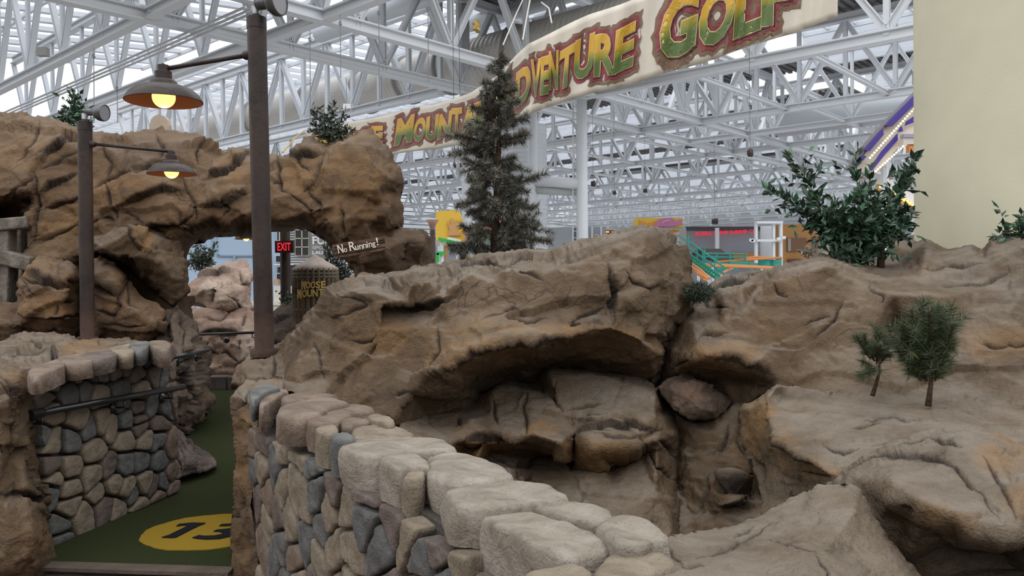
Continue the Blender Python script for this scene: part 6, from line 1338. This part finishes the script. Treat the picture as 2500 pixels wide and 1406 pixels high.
rpan('cream_panel', [(2125,420),(2200,330),(2262,275),(2262,300),(2205,345),(2140,420)], 23.6, CRM)
rpan('purple_panel', [(2125,412),(2155,368),(2192,326),(2192,342),(2160,378),(2130,416)], 23.5, PURP, .1); rpan('purple_panel', [(2194,322),(2202,308),(2205,320)], 23.5, PURP, .1); rpan('purple_panel', [(2216,295),(2262,262),(2262,288),(2212,306)], 23.5, PURP, .1)
m = MB()
for (u0,v0,u1,v1,n) in ((2124,385,2258,236,26),(2138,418,2256,312,22)):
    for i in range(n): c = P(u0+(u1-u0)*i/(n-1), v0+(v1-v0)*i/(n-1), 23.4); MB().lathe(c, [(0,-.035),(.03,-.02),(.035,0),(.03,.02),(0,.035)], 8).build('bulb', BUL, t)
fpan('canopy', 2206,327,2262,335,23.2,mat('ride_canopy', (.30,.30,.40), .5),t); fpan('canopy', 2206,335,2262,352,23.25,mat('pale_canopy', (.62,.56,.50), .6),t); fpan('orange_flag', 2220,354,2262,370,23.3,ORNG,t)
MB().tube([P(2085,425,25), P(2110,427,25), P(2170,426,25), P(2190,431,25)], .07, 8).build('pale_rail', CRM, t); fpan('pale_panel', 2085,427,2180,437,25.1,mat('rose_panel', (.52,.40,.36), .6),t)
t = empty('ride_rail', P(2200,470,24), 'slanting light-studded rail behind the shrub by the column', 'ride')
MB().bar(P(2120,425,24.5), P(2262,505,24.5), .15, .25).build('beam', WHITE, t)
m = MB()
for i in range(16): c = P(2150+i*7.2, 456+i*4.0, 24.3); MB().lathe(c, [(0,-.05),(.045,-.03),(.05,0),(.045,.03),(0,.05)], 8).build('bulb', mat('amber_bulb', (1,.6,.15), .3, emit=(1,.55,.12), es=1.6), t)
MB().bar(P(2140,455,24.6), P(2262,522,24.6), .12, .3).build('amber_panel', mat('amber_panel', (.5,.36,.22), .5), t)
# little things hung on the far trusses
SPK = mat('dark_speaker', (.05,.035,.035), .5)
for u, v, Y, s, lab in ((1831,373,30,.16,'small dark box speaker hung under the truss above the shrub'),(1448,448,40,.16,'small dark stage lamp beside the pipe bridge'),(1500,470,44,.12,'little dark lamp on the truss, right of the pipe bridge'),(1575,465,46,.13,'little dark lamp on the truss above the billboard'),(1745,540,50,.2,'cluster of dark lamps above the grey shopfront'),(1110,402,22,.09,'small dark camera left of the spruce'),(1125,402,22,.07,'second small dark camera left of the spruce'),(2236,460,26,.1,'small dark lamp at the edge of the cream column')):
    t = empty('stage_lamp', P(u,v,Y), lab, 'lamp', 'small lamps on the far trusses')
    MB().tube([P(u-5*s/.16,v+1,Y), P(u+5*s/.16,v,Y)], [s*.8,s], 14).build('housing', SPK, t, smooth=True); q_ = P(u,v-2,Y); MB().tube([q_, (q_.x, q_.y, max(q_.z+.3, 10.0))], .007, 6).build('hanger_rod', SPK, t)
t = empty('light_box', P(845,258,21), 'small pale light fixture hung on a rod above the small shrub', 'fixture')
MB().box(P(847,260,21), (.18,.12,.12)).build('housing', WHITE2, t); MB().tube([P(846,255,21), P(845,190,21.0)], .008, 5).build('rod', WIRE, t)
t = empty('light_box', P(115,127,24), 'small grey box on the truss at the top left', 'fixture')
MB().box(P(105,127,24), (.3,.2,.25)).build('housing', SPK if False else mat('box_grey', (.35,.34,.33), .6), t)
t = empty('statue', P(1376,612,6.75), 'little dark crouching figure on the rock crest right of the spruce', 'figurine')
sp = MB(); k = 6.75/20
for u, v, pr in ((1372,612,[(0,-.06),(.12,-.02),(.12,0),(.10,.06),(.05,.1),(0,.1)]),(1377,606,[(0,-.05),(.05,-.02),(.055,.05),(.03,.10),(0,.11)]),(1378,597,[(0,-.035),(.03,-.02),(.035,.0),(.03,.025),(0,.04)])): sp.lathe(P(u,v,6.75), [(a*k,b*k) for a,b in pr], 12)
sp.tube([P(1362,613,6.75),P(1352,613,6.75)], .01, 6); sp.build('body', SPK, t, smooth=True)


# posts that carry the far things down to the hall floor
def post_down(parent_label, u, v, Y, w=.12):
    for o in bpy.data.objects:
        if o.get('label','').startswith(parent_label):
            p = P(u, v, Y); MB().tube([p, (p.x, p.y, -3.98)], w, 8).build('post', WHITE, o); return
post_down('bright yellow and pink', 1570, 540, 54.3, .2); post_down('bright yellow and pink', 1645, 540, 54.7, .2)
post_down('tall plain yellow', 1075, 580, 30.2); post_down('tall plain yellow', 1120, 580, 30.2); post_down('tall plain yellow', 1160, 585, 29.65)
post_down('bright green ride', 1078, 585, 28.1, .06); post_down('orange tubular', 1740, 643, 32.2, .06); post_down('orange tubular', 1880, 652, 32.2, .06); post_down('orange tubular', 1860, 627, 33.9, .06)
post_down('slanting purple', 2160, 340, 24.2); post_down('slanting light', 2235, 492, 24.7); post_down('teal coaster', 1760, 645, 33.1, .06); post_down('green steel', 1705, 645, 31.2, .06); post_down('cluster of white', 1878, 640, 35.6, .2); post_down('dark grey gabled', 1730, 660, 36.4, .1); post_down('plain orange', 1950, 638, 46, .3); post_down('wide grey', 1760, 700, 60.1, .3); post_down('distant shopfront', 1520, 655, 62.1, .3); post_down('plain grey wall', 1400, 636, 58.6, .3); post_down('pale blue', 560, 785, 30.1, .2); post_down('pale clapboard', 800, 790, 29.3, .2)
